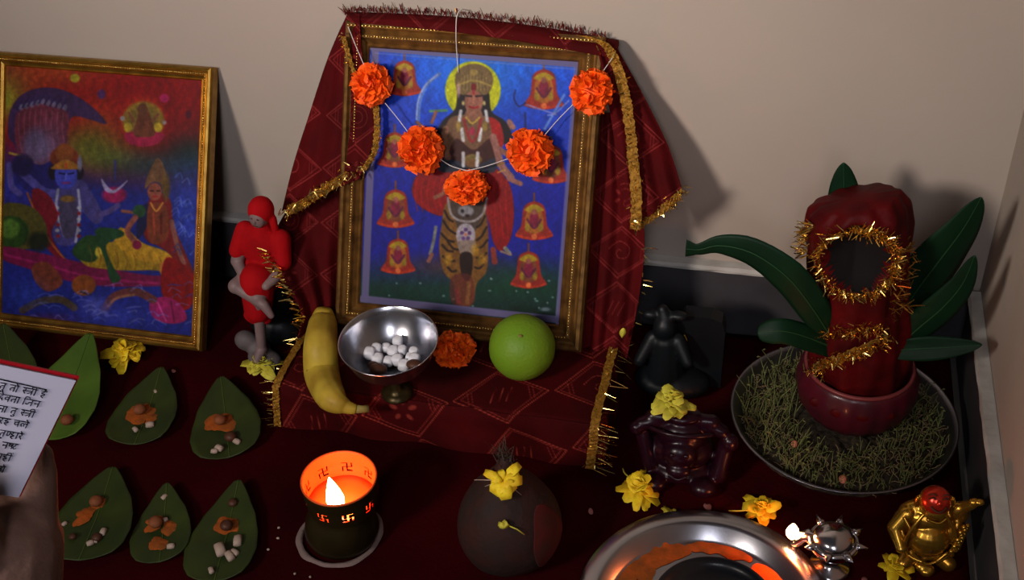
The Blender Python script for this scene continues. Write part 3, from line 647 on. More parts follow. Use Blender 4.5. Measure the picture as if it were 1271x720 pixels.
gt = Geo(); tinsel(gt, LP([(428, 14), (520, 15), (620, 24), (700, 35)], .006), 46, .011, .001, LM.up, .00045, .7, 12)
tag(obj('bristle_fringe', gt, M['dtinsel'], DU), kind='stuff')
# gold lace along the flap edges
for path, wd, sd, n_, nm in ((LP([(448, 210), (420, 225), (395, 240), (372, 255), (356, 262)], .022), .014, LM.up, 70, 0),
                     (LP([(466, 128), (468, 160), (464, 190), (450, 212)], .030), .008, rt, 50, 1),
                     (LP([(426, 45), (436, 80), (446, 110)], .028), .006, rt, 40, 2),
                     (LP([(722, 44), (750, 55), (765, 80), (776, 120), (782, 160), (786, 200), (790, 250), (788, 285)], .030), .013, rt, 120, 3),
                     (LP([(846, 240), (830, 254), (806, 270), (788, 282)], .014), .014, LM.up, 60, 4)):
    obj('gold_trim', lace(path, wd, sd, LM.nr, nm, n_, .0018), M['trim'], DU)
gt = Geo()
tinsel(gt, LP([(448, 208), (420, 222), (395, 238), (372, 252), (354, 264)], .027), 230, .008, .0035, -LM.up*.7+LM.nr*.4, .0007, .9, 21)
tinsel(gt, LP([(466, 128), (470, 160), (465, 190), (452, 208)], .033), 90, .005, .002, LM.nr, .0007, 1, 22)
tinsel(gt, LP([(422, 40), (432, 75), (446, 110)], .031), 60, .005, .002, LM.nr, .0007, 1, 23)
tinsel(gt, LP([(745, 52), (765, 80), (776, 120), (784, 180), (790, 250), (788, 285)], .034), 150, .006, .004, LM.nr, .0007, 1, 24)
tinsel(gt, LP([(850, 236), (834, 252), (806, 268), (788, 282)], .018), 110, .007, .003, rt*.4-LM.up*.3, .0006, .9, 25)
tag(obj('tinsel', gt, M['tinsel'], DU), 'glittering gold tinsel', kind='stuff')
gt = Geo()
tinsel(gt, LP([(330, 312), (345, 335), (356, 356), (368, 376), (376, 396), (366, 430)], .05), 90, .012, .002, lf*.8+LM.nr*.4, .0008, .5, 26)
tinsel(gt, LP([(801, 300), (796, 360), (780, 430)], -.008), 22, .010, .002, rt*.7, .0006, .7, 27)
tag(obj('tinsel', gt, M['tinsel'], DU), kind='stuff')

# ================================================================== FLOWERS
def marigold_geo(c, r, seed, n=150, squash=1.0):
    q = random.Random(seed); g = Geo(); c = Vector(c)
    for k in range(n):
        z = 1-2*(k+.5)/n; a = k*2.39996; d = Vector((math.sqrt(1-z*z)*math.cos(a), math.sqrt(1-z*z)*math.sin(a), z))
        d = (d+Vector((q.gauss(0, .12), q.gauss(0, .12), q.gauss(0, .12)))).normalized()
        t = d.cross(Vector((q.gauss(0, 1), q.gauss(0, 1), q.gauss(0, 1)))).normalized(); b = d.cross(t)
        wd = r*q.uniform(.22, .34); L = r*q.uniform(.86, 1.08); rows = []
        for i, (f, wf) in enumerate(((.35, .4), (.72, .9), (1.0, 1.1))):
            for s in (-1, -.35, .35, 1):
                p = d*L*f+t*s*wd*wf+b*(wd*.5*(i/2)**2*(1-abs(s)*.6)+(q.uniform(-.12, .12)*r if i == 2 else 0))
                if i == 2: p += d*r*q.uniform(-.07, .07)
                p.z *= squash; rows.append(c+p)
        g.add(rows, [(i*4+j, i*4+j+1, i*4+j+5, i*4+j+4) for i in range(2) for j in range(3)])
    g.merge(ellipsoid(c, (r*.72, r*.72, r*.72*squash), 12, 8)); return g
# garland of five marigolds on cotton thread over the picture
GA = thing('marigold_garland', tuple(LM.px(580, 212, .03)), 'cotton thread garland of five orange marigolds strung across the goddess picture', 'garland')
fl = [(461, 105, .0245, .040), (523, 186, .0275, .036), (580, 232, .0260, .035), (658, 188, .0272, .036), (735, 114, .0250, .042)]
cs = []
for k, (x, y, r, n) in enumerate(fl):
    c = LM.px(x, y, n); cs.append(c); obj('marigold', marigold_geo(c, r, 40+k, squash=.72 if k == 2 else 1.06), M['marigold'], GA)
extra = [(517, 203), (664, 203)]
for k, (x, y) in enumerate(extra): cs.append(LM.px(x, y, .033))
def string(pts, r=.00055): return tube(cr(pts, 26), r, 5)
T0 = LM.px(432, 33, .030); T1 = LM.px(760, 72, .032)
obj('string', string([T0, LM.px(442, 58, .036), LM.px(455, 88, .036)]), M['thread'], GA)
obj('string', string([LM.px(478, 128, .036), LM.px(492, 145, .032), LM.px(508, 166, .034)]), M['thread'], GA)
obj('string', string([LM.px(544, 196, .034), LM.px(560, 206, .026), LM.px(580, 212, .030)]), M['thread'], GA)
obj('string', string([LM.px(580, 212, .030), LM.px(604, 206, .026), LM.px(636, 195, .034)]), M['thread'], GA)
obj('string', string([LM.px(674, 170, .034), LM.px(694, 147, .028), LM.px(714, 127, .036)]), M['thread'], GA)
obj('string', string([LM.px(746, 92, .038), T1]), M['thread'], GA)
tt = obj('cotton_thread', string([LM.px(582, 13, .006), LM.px(573, 12, .024), LM.px(567, 20, .0305), LM.px(566, 45, .027), LM.px(567, 66, .018), LM.px(569, 90, .0135)], .0006), M['thread'])
tag(tt, 'single pale thread hanging down from top edge over the crown of the goddess', 'thread')

def petals(g, c, n, ln, wd, seed, up=.35, spread=PI*2, a0=0, nrm=None):
    """loose long petals fanned round a centre"""
    q = random.Random(seed); c = Vector(c)
    for k in range(n):
        a = a0+spread*(k+q.uniform(-.4, .4))/n; e = up*q.uniform(-.3, 1.5)
        d = Vector((math.cos(a)*math.cos(e), math.sin(a)*math.cos(e), math.sin(e)+.12)).normalized(); t = Vector((-math.sin(a), math.cos(a), q.uniform(-.5, .5))).normalized(); b = d.cross(t)
        L = ln*q.uniform(.55, 1.1); w_ = wd*q.uniform(.7, 1.2); rows = []
        cc = c+Vector((q.uniform(-1, 1), q.uniform(-1, 1), 0))*ln*.12
        for i in range(5):
            f = i/4; ww = w_*(.35+1.0*math.sin(min(f*1.15, 1)*PI*.8))
            if i == 4: ww *= .8
            for s in (-1, 0, 1):
                rows.append(cc+d*L*f+t*s*ww*.5+b*(abs(s)*w_*.22-f*f*L*.18)+Vector((0, 0, -f*f*L*.12+q.uniform(-1, 1)*w_*.06)))
        g.add([(p.x, p.y, max(p.z, c.z-.0005 if c.z > .02 else .0012)) for p in rows], [(i*3+j, i*3+j+1, i*3+j+4, i*3+j+3) for i in range(4) for j in range(2)])
    return g
def bloom(name, c, r, seed, label, m='yellow', n=34, z=.0, tall=.6, stem=None, group=None, cat='flower'):
    """a broken yellow chrysanthemum head: petals and green calyx"""
    c = Vector(c); t = thing(name, tuple(c), label, cat, group=group); q = random.Random(seed); g = Geo()
    for lay in range(3):
        petals(g, c+Vector((0, 0, .004+lay*r*.2*tall)), n//3+2, r*(1.05-.22*lay), r*.44, seed+lay, .2+.4*lay)
    obj('petals', g, M[m], t, solid=.0004)
    g = ellipsoid(c+Vector((q.uniform(-.2, .2)*r, q.uniform(0, .3)*r, r*.22)), (r*.26, r*.26, r*.2), 10, 6); obj('calyx', g, M['calyx'], t)
    if stem: obj('stem', tube(cr([c+Vector(p) for p in stem], 8), .0009, 6), M['ypale'], t)
    return t
bloom('yellow_flower', G(160, 440, .006)+Vector((0, -.003, 0)), .030, 1, 'yellow chrysanthemum head lying against the bottom rail of the gilt frame', n=42)
bloom('yellow_flower', G(326, 456, .002), .028, 2, 'broken yellow chrysanthemum lying below the red-robed figurine', 'ypale', stem=[(0, .002, .01), (-.004, .02, .012), (-.003, .04, .012)])
bloom('yellow_flower', G(795, 612, .002), .027, 3, 'bright yellow chrysanthemum head lying behind the steel tray, before the purple figurine', n=48, tall=1, stem=[(.0, .005, .01), (-.02, .02, .006), (-.026, .032, .004)])
bloom('yellow_flower', G(945, 638, .002), .025, 4, 'golden yellow flower lit by the small flame of the silver lamp', n=30, tall=1, stem=[(0, 0, .012), (-.02, -.006, .008), (-.037, -.005, .003)])
bloom('yellow_flower', G(1107, 708, .002), .019, 5, 'small torn yellow flower at the foot of the golden figurine', 'yellow', n=20)
g = Geo(); petals(g, G(824, 630, .002), 3, .022, .007, 9, .2, 1.2, -1.2); petals(g, G(836, 632, .004), 2, .018, .004, 10, .2, .5, -1.7)
tag(obj('flower_sprig', g, M['ypale'], solid=.0004), 'small sprig of pale yellow petals on the rear rim of the steel tray', 'flower')
def petal_on(px, py, z, r, m, label, seed=0, cat='petal', up=None):
    g = Geo(); c = G(px, py, z) if not isinstance(px, Vector) else px; petals(g, c, 1, r, r*.6, seed, .3, .1, seed*1.7)
    o = obj('petal', g, M[m], solid=.0004); return tag(o, label, cat)
petal_on(215, 463, .001, .008, 'pink', 'pinkish petal crumb on maroon cloth right of the yellow flower by the gilt frame', 1)
petal_on(735, 636, .001, .009, 'pink', 'pinkish petal crumb on maroon cloth left of the steel tray', 2)
petal_on(878, 625, .001, .012, 'pink', 'largest pinkish petal, just behind the steel tray', 3)
petal_on(927, 617, .001, .008, 'pink', 'small pinkish petal behind the golden yellow flower', 4)
petal_on(1075, 718, .001, .010, 'pink', 'pinkish petal at the bottom edge, right of the silver lamp', 6)
for k, (x, y) in enumerate(((345, 668), (333, 682), (346, 655), (366, 712), (385, 716))):
    g = ellipsoid(G(x, y, .0012), (.0022-.0002*k, .0017, .001), 8, 5)
    tag(obj('rice_grain', g, M['crumb']), 'tiny pale crumb left of brass lamp, '+('middle one of the three in a row', 'leftmost one, farthest from the lamp', 'rearmost one', 'left one of two by the bottom edge', 'right one of two by the bottom edge')[k], 'crumb', 'rice crumbs left of the brass lamp')

# loose marigold, lime, banana, bowl on the step
c = G(563, 434, .090); g = marigold_geo(c+Vector((0, .0, .0)), .0265, 77, 190, .72); tag(obj('marigold', g, M['marigold2']), 'loose orange marigold lying between the steel bowl and the green citrus', 'flower')
c = G(648, 431, .0715+.0405)
L_ = thing('citrus_fruit', (c.x, c.y, .0715), 'round green citrus fruit standing on the red step cloth', 'fruit')
def limewob(p): return p
g = ellipsoid(c, (.0405, .0405, .0412), 48, 32); g.v = [tuple(Vector(p)+(Vector(p)-c).normalized()*.0006*mnoise.noise((Vector(p)-c)*60)) for p in g.v]
obj('peel', g, M['lime'], L_); obj('stem_scar', ellipsoid(c+Vector((.004, -.022, .036)), (.0028, .0028, .0012), 10, 6), M['bstem'], L_)
# banana
b0 = LM.px(403, 386, .044); pts = [LM.px(402, 383, .030), LM.px(401, 400, .034), Yp(398, 430, -.247), Yp(400, 465, -.268), G(412, 494, .090), G(430, 505, .086), G(442, 508, .083)]
rr = [.009, .0185, .0215, .0225, .018, .0085, .0055]
def banana_geo():
    n = 40; P_ = cr(pts, n); R_ = [float(np.interp(i/(n-1)*6, range(7), rr)) for i in range(n)]
    g = tube(P_, R_, 40); 
    for i in range(n):
        for k in range(40):
            j = i*40+k; c_ = P_[i]; v = Vector(g.v[j])-c_; g.v[j] = tuple(c_+v*(1-.05*abs(math.sin(k/40*5*PI))**.6*-1-.05))
    return g
BA = thing('banana', tuple(pts[4]), 'yellow banana propped upright against the left side of the goddess picture frame', 'fruit')
obj('peel', banana_geo(), M['banana'], BA)
obj('stem', tube([pts[-1]-Vector((.002, 0, 0)), G(450, 508, .082), G(457, 507, .081)], [.0055, .0045, .005], 12), M['bstem'], BA)
for x, y, r, in ((411, 475, .0035), (408, 418, .002), (418, 478, .0018), (398, 402, .0016)):
    d = _ray(x, y).normalized(); best = min(cr(pts, 40), key=lambda p: (p-CAM).cross(d).length); t = (best-CAM).dot(d)
    q = CAM+d*(t-.0205); obj('brown_spot', ellipsoid(q, (r, .0028, r*.8), 10, 6), M['bspot'], BA)
# steel bowl on a foot, tilted a little to the viewer
FH = .020; bc = G(484, 416, .0715+.071+FH); BW = thing('steel_bowl', (bc.x, bc.y, .0715), 'footed stainless steel bowl of white sugar lumps beside the banana', 'bowl', (math.radians(5), 0, 0))
prof = [(.001, .026), (.020, .027), (.034, .033), (.047, .046), (.055, .062), (.0575, .0705), (.0590, .0712), (.0592, .0700), (.0572, .0672), (.0485, .0440), (.035, .0300), (.02, .0245), (.001, .0235)]
prof = [(a, b+FH) for a, b in prof]; obj('basin', lathe(prof, 64), M['steel'], BW, world=False)
obj('foot', lathe([(.001, .0), (.019, .0), (.0195, .0018), (.012, .004), (.006, .009), (.0055, .019+FH), (.010, .024+FH), (.016, .0262+FH), (.001, .0262+FH)], 32), M['dbrass'], BW, world=False)
mw = PMAT[BW.name]
q = random.Random(5)
lumps = [(-.022, .012), (-.012, .018), (-.002, .014), (.008, .018), (-.017, -.002), (-.004, .0), (.006, .003), (.022, .006), (.029, .000), (.018, -.008), (.024, .014), (-.027, .002), (.0, .028)]
LUMP = ['back left of the heap', 'behind the two at back left', 'back centre of the heap', 'highest at back right of centre', 'left front, behind the small dark nut', 'dead centre of the heap', 'just right of centre', 'right of centre beside the brown nut', 'outermost at the right wall', 'front right, left of the brown nut', 'back right by the wall', 'outermost at the left wall', 'rearmost, against the back wall of the bowl']
for k, (x, y) in enumerate(lumps):
    z = .0285+FH+(x*x+y*y)*10; s = q.uniform(.0062, .0088)
    g = ellipsoid((0, 0, 0), s, 10, 7); g.v = [tuple(mw @ (Vector((x, y, z+s*.75))+Vector([max(min(a, s*.72), -s*.72)*q.uniform(.93, 1.07) for a in p]))) for p in g.v]
    tag(obj('sugar_lump', g, M['sugar']), 'white sugar lump in the steel bowl, '+LUMP[k], 'sugar', 'sugar lumps in the steel bowl')
for k, (x, y, s, lb) in enumerate(((-.010, -.020, .010, 'large dark brown nut at the front of the steel bowl'), (.033, -.012, .009, 'brown nut at the right inside the steel bowl'), (-.019, -.012, .006, 'small dark brown nut beside the large one in the steel bowl'))):
    z = .0300+FH+(x*x+y*y)*10
    g = ellipsoid((0, 0, 0), (s*1.1, s*.8, s*.6), 16, 10); g.v = [tuple(mw @ (Vector((x, y, z+s*.5))+Vector(p))) for p in g.v]
    tag(obj('dark_nut', g, M['jaggery']), lb, 'nut')

# ================================================================== LEAVES
def leaf_geo(mid, side, wid, cup=.15, n=22, m=9, wave=0, seed=0, tipp=None):
    """blade along a midrib; wid(t) half width; side = sideways direction"""
    P_ = cr(mid, n); g = Geo(); vein = []
    for i, p in enumerate(P_):
        t = i/(n-1); tg = (P_[min(i+1, n-1)]-P_[max(i-1, 0)]).normalized(); s = Vector(side); s = (s-tg*s.dot(tg)).normalized(); nn = s.cross(tg)
        for j in range(m):
            u = 2*j/(m-1)-1; w_ = wid(t)
            g.v.append(tuple(p+s*w_*u+nn*(abs(u)**1.5*w_*cup+wave*w_*math.sin(t*9+u*2+seed)*abs(u))))
        vein.append(p)
    g.f = gridfaces(n, m); return g, vein
def mango(name, mid, side, hw, label, seed, blunt=False, nrm=None):
    f = (lambda t: hw*max(.04, math.sin(PI*min(max(t, 0), 1)**.8)**.75)) if not blunt else (lambda t: hw*(.35+.65*math.sin(PI*min(t*.9+.05, 1)) if t < .93 else .42))
    if callable(blunt): f = lambda t: hw*blunt(t)
    g, v = leaf_geo(mid, side, f, -.18, 30, 9, .05, seed)
    t = thing(name, tuple(mid[0]), label, 'leaf', group='mango leaves of the ritual pot')
    obj('blade', g, M['leaf'], t, solid=.0006)
    d = (CAM-Vector(mid[1])).normalized()*.0009
    obj('midrib', tube([p+d for p in v], [.0011*(1-.7*i/len(v)) for i in range(len(v))], 5), M['vein'], t)
    return t
yk = -.165
mango('mango_leaf', [Yp(1056, 330, yk+.035), Yp(1052, 290, yk+.04), Yp(1048, 240, yk+.045), Yp(1047, 202, yk+.05)], rt, .0215, 'narrow dark green mango leaf pointing straight up behind the red-wrapped coconut', 1)
mango('mango_leaf', [Yp(1032, 420, yk-.03), Yp(1010, 385, yk-.045), Yp(978, 345, yk-.05), Yp(935, 315, yk-.045), Yp(895, 305, yk-.04), Yp(868, 310, yk-.04), Yp(851, 309, yk-.04)], Vector((.45, 0, .9)), .0215,
      'long dark mango leaf arching far out left from the red-wrapped coconut', 2, lambda t: float(np.interp(t, [0, .15, .35, .55, .75, .86, .93, 1], [.5, .85, 1, .8, .42, .32, .45, .55])))
mango('mango_leaf', [Yp(1095, 430, yk+.02), Yp(1130, 372, yk+.02), Yp(1165, 325, yk+.02), Yp(1195, 285, yk+.02), Yp(1218, 245, yk+.02)], Vector((.75, .1, .6)), .030, 'tallest broad mango leaf rising to the right towards the side wall', 3)
mango('mango_leaf', [Yp(1095, 450, yk-.01), Yp(1135, 412, yk-.01), Yp(1170, 382, yk-.01), Yp(1195, 352, yk-.01), Yp(1210, 317, yk-.01)], Vector((.7, 0, .7)), .0195, 'shorter mango leaf just below the tallest one on the right', 4)
mango('mango_leaf', [Yp(1035, 432, yk-.03), Yp(1000, 418, yk-.05), Yp(970, 411, yk-.06), Yp(940, 414, yk-.06)], Vector((0, .6, .8)), .0150, 'short rounded mango leaf sticking out low on the left over the sprouts', 5, lambda t: float(np.interp(t, [0, .3, .8, .95, 1], [.8, 1, .95, .6, .15])))
mango('mango_leaf', [Yp(1095, 436, yk-.02), Yp(1140, 433, yk-.02), Yp(1180, 431, yk-.02), Yp(1219, 428, yk-.02)], Vector((0, .5, .85)), .0145, 'mango leaf sticking out level on the right over the sprouts', 6)

def betel(pts, hw, label, seed, m='betel', z=.004, cupz=.22, extras=()):
    """betel leaf: pointed tip first, rounded lobes last; pts = midrib"""
    f = lambda t: hw*float(np.interp(t, [0, .06, .18, .35, .55, .72, .86, .95, 1], [.07, .18, .44, .76, .96, 1.04, .96, .74, .34]))
    a, b = Vector(pts[0]), Vector(pts[-1]); d = (b-a).normalized(); side = d.cross(Vector((0, -.25, 1)))
    g, v = leaf_geo(pts, side, f, cupz*.9, 34, 15, .035, seed)
    t = thing('betel_leaf', tuple(v[len(v)//2]), label, 'leaf', group='betel leaves laid out with offerings')
    g.v = [(p[0], p[1], max(p[2], .0012)) for p in g.v]
    obj('blade', g, M[m], t, solid=.0012)
    gm = tube([p+Vector((0, 0, .001)) for p in v], [.0006]*len(v), 6)
    R_ = random.Random(seed)
    for k in range(3, 9):
        i = int(k*34/10); c_ = v[min(i, 33)]
        for s in ():
            e = v[min(i-3, 33)]+side.normalized()*s*f((i-3)/33)*.85
            gm.merge(tube([c_+Vector((0, 0, .0008)), (c_+e)/2+Vector((0, 0, .0024)), e+Vector((0, 0, .0045))], [.0006, .0005, .0003], 4))
    obj('veins', gm, M['bvein'], t)
    return t, v, side.normalized()
def patchpile(c, rx, ry, h, seed, rot=0, nz=.35):
    """low irregular heap"""
    g = Geo(); n, m = 34, 8; c = Vector(c); g.v.append(tuple(c+Vector((0, 0, h))))
    for j in range(1, m):
        for i in range(n):
            a = 2*PI*i/n; k = 1+nz*mnoise.noise(Vector((math.cos(a)*1.6, math.sin(a)*1.6, seed)))+.12*mnoise.noise(Vector((math.cos(a)*6, math.sin(a)*6, seed)))
            r = j/(m-1); x, y = rx*k*r*math.cos(a), ry*k*r*math.sin(a)
            g.v.append(tuple(c+Vector((x*math.cos(rot)-y*math.sin(rot), x*math.sin(rot)+y*math.cos(rot), h*max(0, 1-r**2.2)*(1+.4*mnoise.noise(Vector((x*200, y*200, seed))))))))
    for i in range(n):
        g.f.append((0, 1+i, 1+(i+1) % n))
        for j in range(m-2): a = 1+j*n; g.f.append((a+i, a+n+i, a+n+(i+1) % n, a+(i+1) % n))
    return g
def onleaf(px, py, z): return G(px, py, z)
def leafset(tip, base, hw, label, seed, m, smear, nuts, bits, tz=.012, mid=None):
    a, b = G(*tip, tz), G(*base, .0035); c = (a+b)/2; c.z = .003 if mid is None else mid
    t, v, s = betel([a, a.lerp(c, .5)-Vector((0, 0, .001)), c, c.lerp(b, .5), b], hw, label, seed, m)
    for k, (x, y, r1, r2) in enumerate(smear): obj('powder_smear', patchpile(G(x, y, .0050), r1*1.3, r2*1.3, .0022, seed+k, nz=.5), M['kumkum'], t)
    return t
def nut(px, py, z, r, label, m='nut', flat=.75):
    g = ellipsoid(G(px, py, z+r*flat), (r, r*.95, r*flat), 16, 10); g.v = [tuple(Vector(p)+Vector((0, 0, 1))*r*.08*mnoise.noise(Vector(p)*300)) for p in g.v]
    tag(obj('areca_nut', g, M[m]), label, 'nut')
BITS = {1: ['right one of the pair', 'left one of the pair', 'smallest, alone near the tip'], 2: ['beside the dark nut', 'upper one of the pair at the rounded end', 'lowest of all'], 3: ['lower left of the nut', 'largest, right of the nut', 'smallest, alone at the left edge', 'touching the dark nut'], 4: ['between the orange smears', 'largest, at the rounded end', 'alone near the tip'], 5: ['rightmost, upper one', 'largest of the heap', 'front one of the heap', 'small one squeezed right of the largest', 'alone at the rounded end']}
def bits(lst, where, z=.006, seed=0):
    q = random.Random(seed)
    for k, (x, y, r) in enumerate(lst):
        g = ellipsoid((0, 0, 0), r, 8, 6); c = G(x, y, z+r*.6); rot = Matrix.Rotation(q.uniform(0, 3), 3, 'Z')
        g.v = [tuple(c+rot @ Vector((max(min(p[0], r*.7), -r*.7)*1.5, max(min(p[1], r*.7), -r*.7), p[2]*.8))) for p in g.v]
        tag(obj('sugar_crystal', g, M['crumb']), 'pale crystal on '+where+', '+BITS[seed][k], 'sugar', 'sugar crystals on '+where)
LB = ['large bright green betel leaf with a long tip, partly behind the booklet', 'dark betel leaf at the left edge under the gilt frame, behind the booklet top',
      'dark green betel leaf with orange powder below the yellow flower of the gilt frame', 'betel leaf with orange powder hollow, nearest the left edge of the red step cloth',
      'broad rounded betel leaf to the right of the hand, front row', 'smallest darkest betel leaf in the middle of the front row', 'betel leaf heaped with pale pieces, front row left of the brass lamp']
leafset((112, 414), (60, 546), .048, LB[0], 1, 'betelb', [(92, 492, .009, .007)], 0, 0, .052, .022)
leafset((4, 402), (22, 500), .034, LB[1], 2, 'betel', [], 0, 0, .05, .022)
leafset((200, 456), (167, 552), .043, LB[2], 3, 'betel', [(172, 512, .017, .013), (190, 520, .008, .009)], 0, 0, .016)
leafset((274, 468), (285, 568), .044, LB[3], 4, 'betel', [(274, 524, .018, .015)], 0, 0, .016)
leafset((140, 580), (98, 696), .050, LB[4], 5, 'betel', [(123, 620, .013, .012), (105, 640, .009, .011)], 0, 0, .014)
leafset((207, 600), (198, 698), .034, LB[5], 6, 'betel', [(192, 650, .009, .009), (213, 654, .008, .010), (196, 675, .010, .007)], 0, 0, .012)
leafset((296, 596), (266, 722), .040, LB[6], 7, 'betel', [(283, 650, .013, .012)], 0, 0, .014)
nut(83, 521, .018, .0085, 'brown areca nut on the bright betel leaf beside the booklet'); nut(286, 542, .005, .0078, 'dark nut at the foot of the orange powder nearest the step cloth', 'jaggery')
nut(273, 521, .008, .0080, 'reddish areca nut sunk in the orange powder nearest the step cloth', 'nut'); nut(119, 622, .007, .0080, 'areca nut in orange powder on the broad rounded leaf', 'nut')
nut(120, 667, .005, .006, 'dark nut low on the broad rounded leaf', 'jaggery'); nut(90, 666, .005, .0045, 'small dark nut at the left of the broad rounded leaf', 'jaggery')
nut(281, 652, .007, .0075, 'dark areca nut in the powder on the leaf left of the brass lamp', 'jaggery'); nut(289, 624, .006, .006, 'small dark nut near the tip of the leaf left of the brass lamp', 'jaggery')
nut(193, 648, .007, .0085, 'areca nut on the left half of the smallest leaf', 'nut'); nut(173, 508, .008, .0085, 'orange dusted areca nut on the dark leaf below the gilt frame', 'nut')
bits([(186, 527, .005), (168, 533, .004), (193, 486, .0028)], 'dark leaf below gilt frame', seed=1)
bits([(294, 548, .0045), (272, 556, .005), (266, 560, .004)], 'leaf beside red step', seed=2)
bits([(112, 674, .004), (128, 660, .0045), (80, 650, .003), (119, 671, .003)], 'broad front leaf', seed=3)
bits([(205, 645, .003), (212, 678, .0042), (204, 617, .0038)], 'smallest leaf', seed=4)
bits([(295, 671, .0065), (273, 682, .008), (285, 690, .0062), (291, 686, .005), (262, 708, .004)], 'leaf by brass lamp', seed=5)

# ================================================================== BRASS LAMP WITH PIERCED CUP
dc = G(422, 665, 0); DI = thing('pierced_oil_lamp', tuple(dc), 'round brass oil lamp with lit flame and pierced swastikas round its cup', 'lamp')
CX = .011; zc = .058; zr = .0965; R0 = .0415
obj('base', lathe([(.001, .001), (.036, .001), (.040, .006), (.0425, .016), (.040, .030), (.034, .044), (.031, .052), (.033, .0560), (.001, .0565)], 64, (CX*.4, 0, 0)), M['dbrass'], DI, world=False)
g = Geo(); na, nz_ = 288, 34
def swast(u, v):   # unit square -1..1
    a = .24
    if abs(u) > 1 or abs(v) > 1: return False
    return abs(u) < a*.6 or abs(v) < a*.6 or (v > 1-a and 0 < u) or (u > 1-a and v < 0) or (v < -1+a and u < 0) or (u < -1+a and v > 0)
for i in range(na):
    for j in range(nz_+1):
        t = j/nz_; a = 2*PI*i/na; r = R0*(.93+.07*min(t*2.2, 1))
        g.v.append((CX+r*math.cos(a), r*math.sin(a), zc+(zr-zc)*t))
PH = math.radians(-100)
for i in range(na):
    for j in range(nz_):
        a = 2*PI*(i+.5)/na; k = round((a-PH)/(2*PI/9)); da = a-PH-k*2*PI/9
        u = da*R0/.0062; v = ((zr-zc)*(j+.5)/nz_-.0155)/.0062
        if swast(u, v): continue
        i2 = (i+1) % na; g.f.append((i*(nz_+1)+j, i2*(nz_+1)+j, i2*(nz_+1)+j+1, i*(nz_+1)+j+1))
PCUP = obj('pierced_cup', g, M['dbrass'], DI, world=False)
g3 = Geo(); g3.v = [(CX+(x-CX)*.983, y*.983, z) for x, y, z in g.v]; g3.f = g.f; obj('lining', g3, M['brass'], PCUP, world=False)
CO3 = (CX, 0, 0)
obj('rim', lathe([(R0-.0014, zr-.001), (R0-.001, zr+.0008), (R0+.0006, zr+.001), (R0+.001, zr-.001), (R0-.0014, zr-.001)], 64, CO3), M['brass'], PCUP, world=False)
obj('oil_dish', lathe([(.0001, zc+.0015), (.030, zc+.002), (.0375, zc+.004), (.038, zc+.001), (.0001, zc+.0005)], 48, CO3), M['oil'], DI, world=False)
def flame_obj(parent, base, h, r, lean=(0, 0), power=.6, col=(1, .30, .06), off=(0, 0, 0)):
    b = Vector(base); pf = [(.0002, 0), (.55, .10), (.92, .28), (1, .42), (.8, .62), (.45, .82), (.14, .96), (.0002, 1)]
    g = lathe([(a*r if a > .01 else .0001, z*h) for a, z in pf], 20); g.v = [(b.x+x+lean[0]*(z/h)**2, b.y+y+lean[1]*(z/h)**2, b.z+z) for x, y, z in g.v]
    o = obj('flame', g, M['flame'], parent)
    g = tube([b-Vector((0, 0, .004)), b+Vector((0, 0, .003))], [.0014, .0012], 8); obj('wick', g, M['wick'], o)
    l = bpy.data.lights.new('flame_light', 'POINT'); l.energy = power; l.color = col; l.shadow_soft_size = .006
    lo = bpy.data.objects.new('flame_light', l); COL.objects.link(lo); lo.location = b+Vector((off[0], off[1], h*.55+off[2])); return o
flame_obj(DI, dc+Vector((CX+.001, -.018, zc+.006)), .037, .0100, (-.010, .013), .40, (1, .12, .015), (.004, .019, -.004))
# cotton wick lying in oil
obj('cotton_wick', tube(cr([dc+Vector((CX+.001, -.018, zc+.005)), dc+Vector((.004, .002, zc+.004)), dc+Vector((-.008, .012, zc+.004))], 8), .002, 8), M['thread'], DI)
# ring of flour round the base
g = Geo(); n = 90
for i in range(n):
    a = 2*PI*i/n; k = .0045+.0035*mnoise.noise(Vector((math.cos(a)*2, math.sin(a)*2, 4)))+.004*max(0, math.cos(a-3.6))**6+.005*max(0, math.cos(a-.75))**10
    for rr_, z in ((.0425, .0005), (.0432, .0035), (.0432+k*.6, .003), (.0432+k, .0004)): g.v.append((dc.x+rr_*math.cos(a), dc.y+rr_*math.sin(a)*1.0, z))
g.f = [(i*4+j, ((i+1) % n)*4+j, ((i+1) % n)*4+j+1, i*4+j+1) for i in range(n) for j in range(3)]
tag(obj('flour_ring', g, M['wax']), 'ring of pale dough pressed on the cloth round the foot of the brass lamp', 'dough')

# ================================================================== COCONUT
cc = G(625, 718, 0); CO = thing('coconut', (cc.x, cc.y, 0), 'brown husked coconut with pointed tuft, a yellow flower lying on its front', 'coconut')
cx, cy = cc.x, cc.y+.035
def cocoprof():
    pf = [(.0005, 0), (.028, .002), (.046, .016), (.0555, .036), (.0575, .055), (.053, .076), (.042, .096), (.029, .113), (.018, .128), (.010, .142), (.005, .152), (.0004, .156)]
    P_ = cr([(a, b, 0) for a, b in pf], 40); return [(max(p.x, .0003), p.y) for p in P_]
g = lathe(cocoprof(), 64, (cx, cy, 0), lambda a: 1+.02*math.cos(3*a))
ax = Matrix.Rotation(math.radians(-12), 4, 'X')
piv = Vector((cx, cy, .04))
g.v = [tuple(Vector((p[0], p[1], p[2]+.0015*mnoise.noise(Vector(p)*60)))) for p in g.v]
obj('husk', g, M['coconut'], CO)
gt = Geo(); tinsel(gt, [(cx, cy, .135), (cx, cy, .152)], 70, .02, .004, Vector((0, 0, 1)), .0005, .35, 51)
tag(obj('fibre_tuft', gt, M['fibre'], CO), 'tuft of brown fibres', kind='stuff')
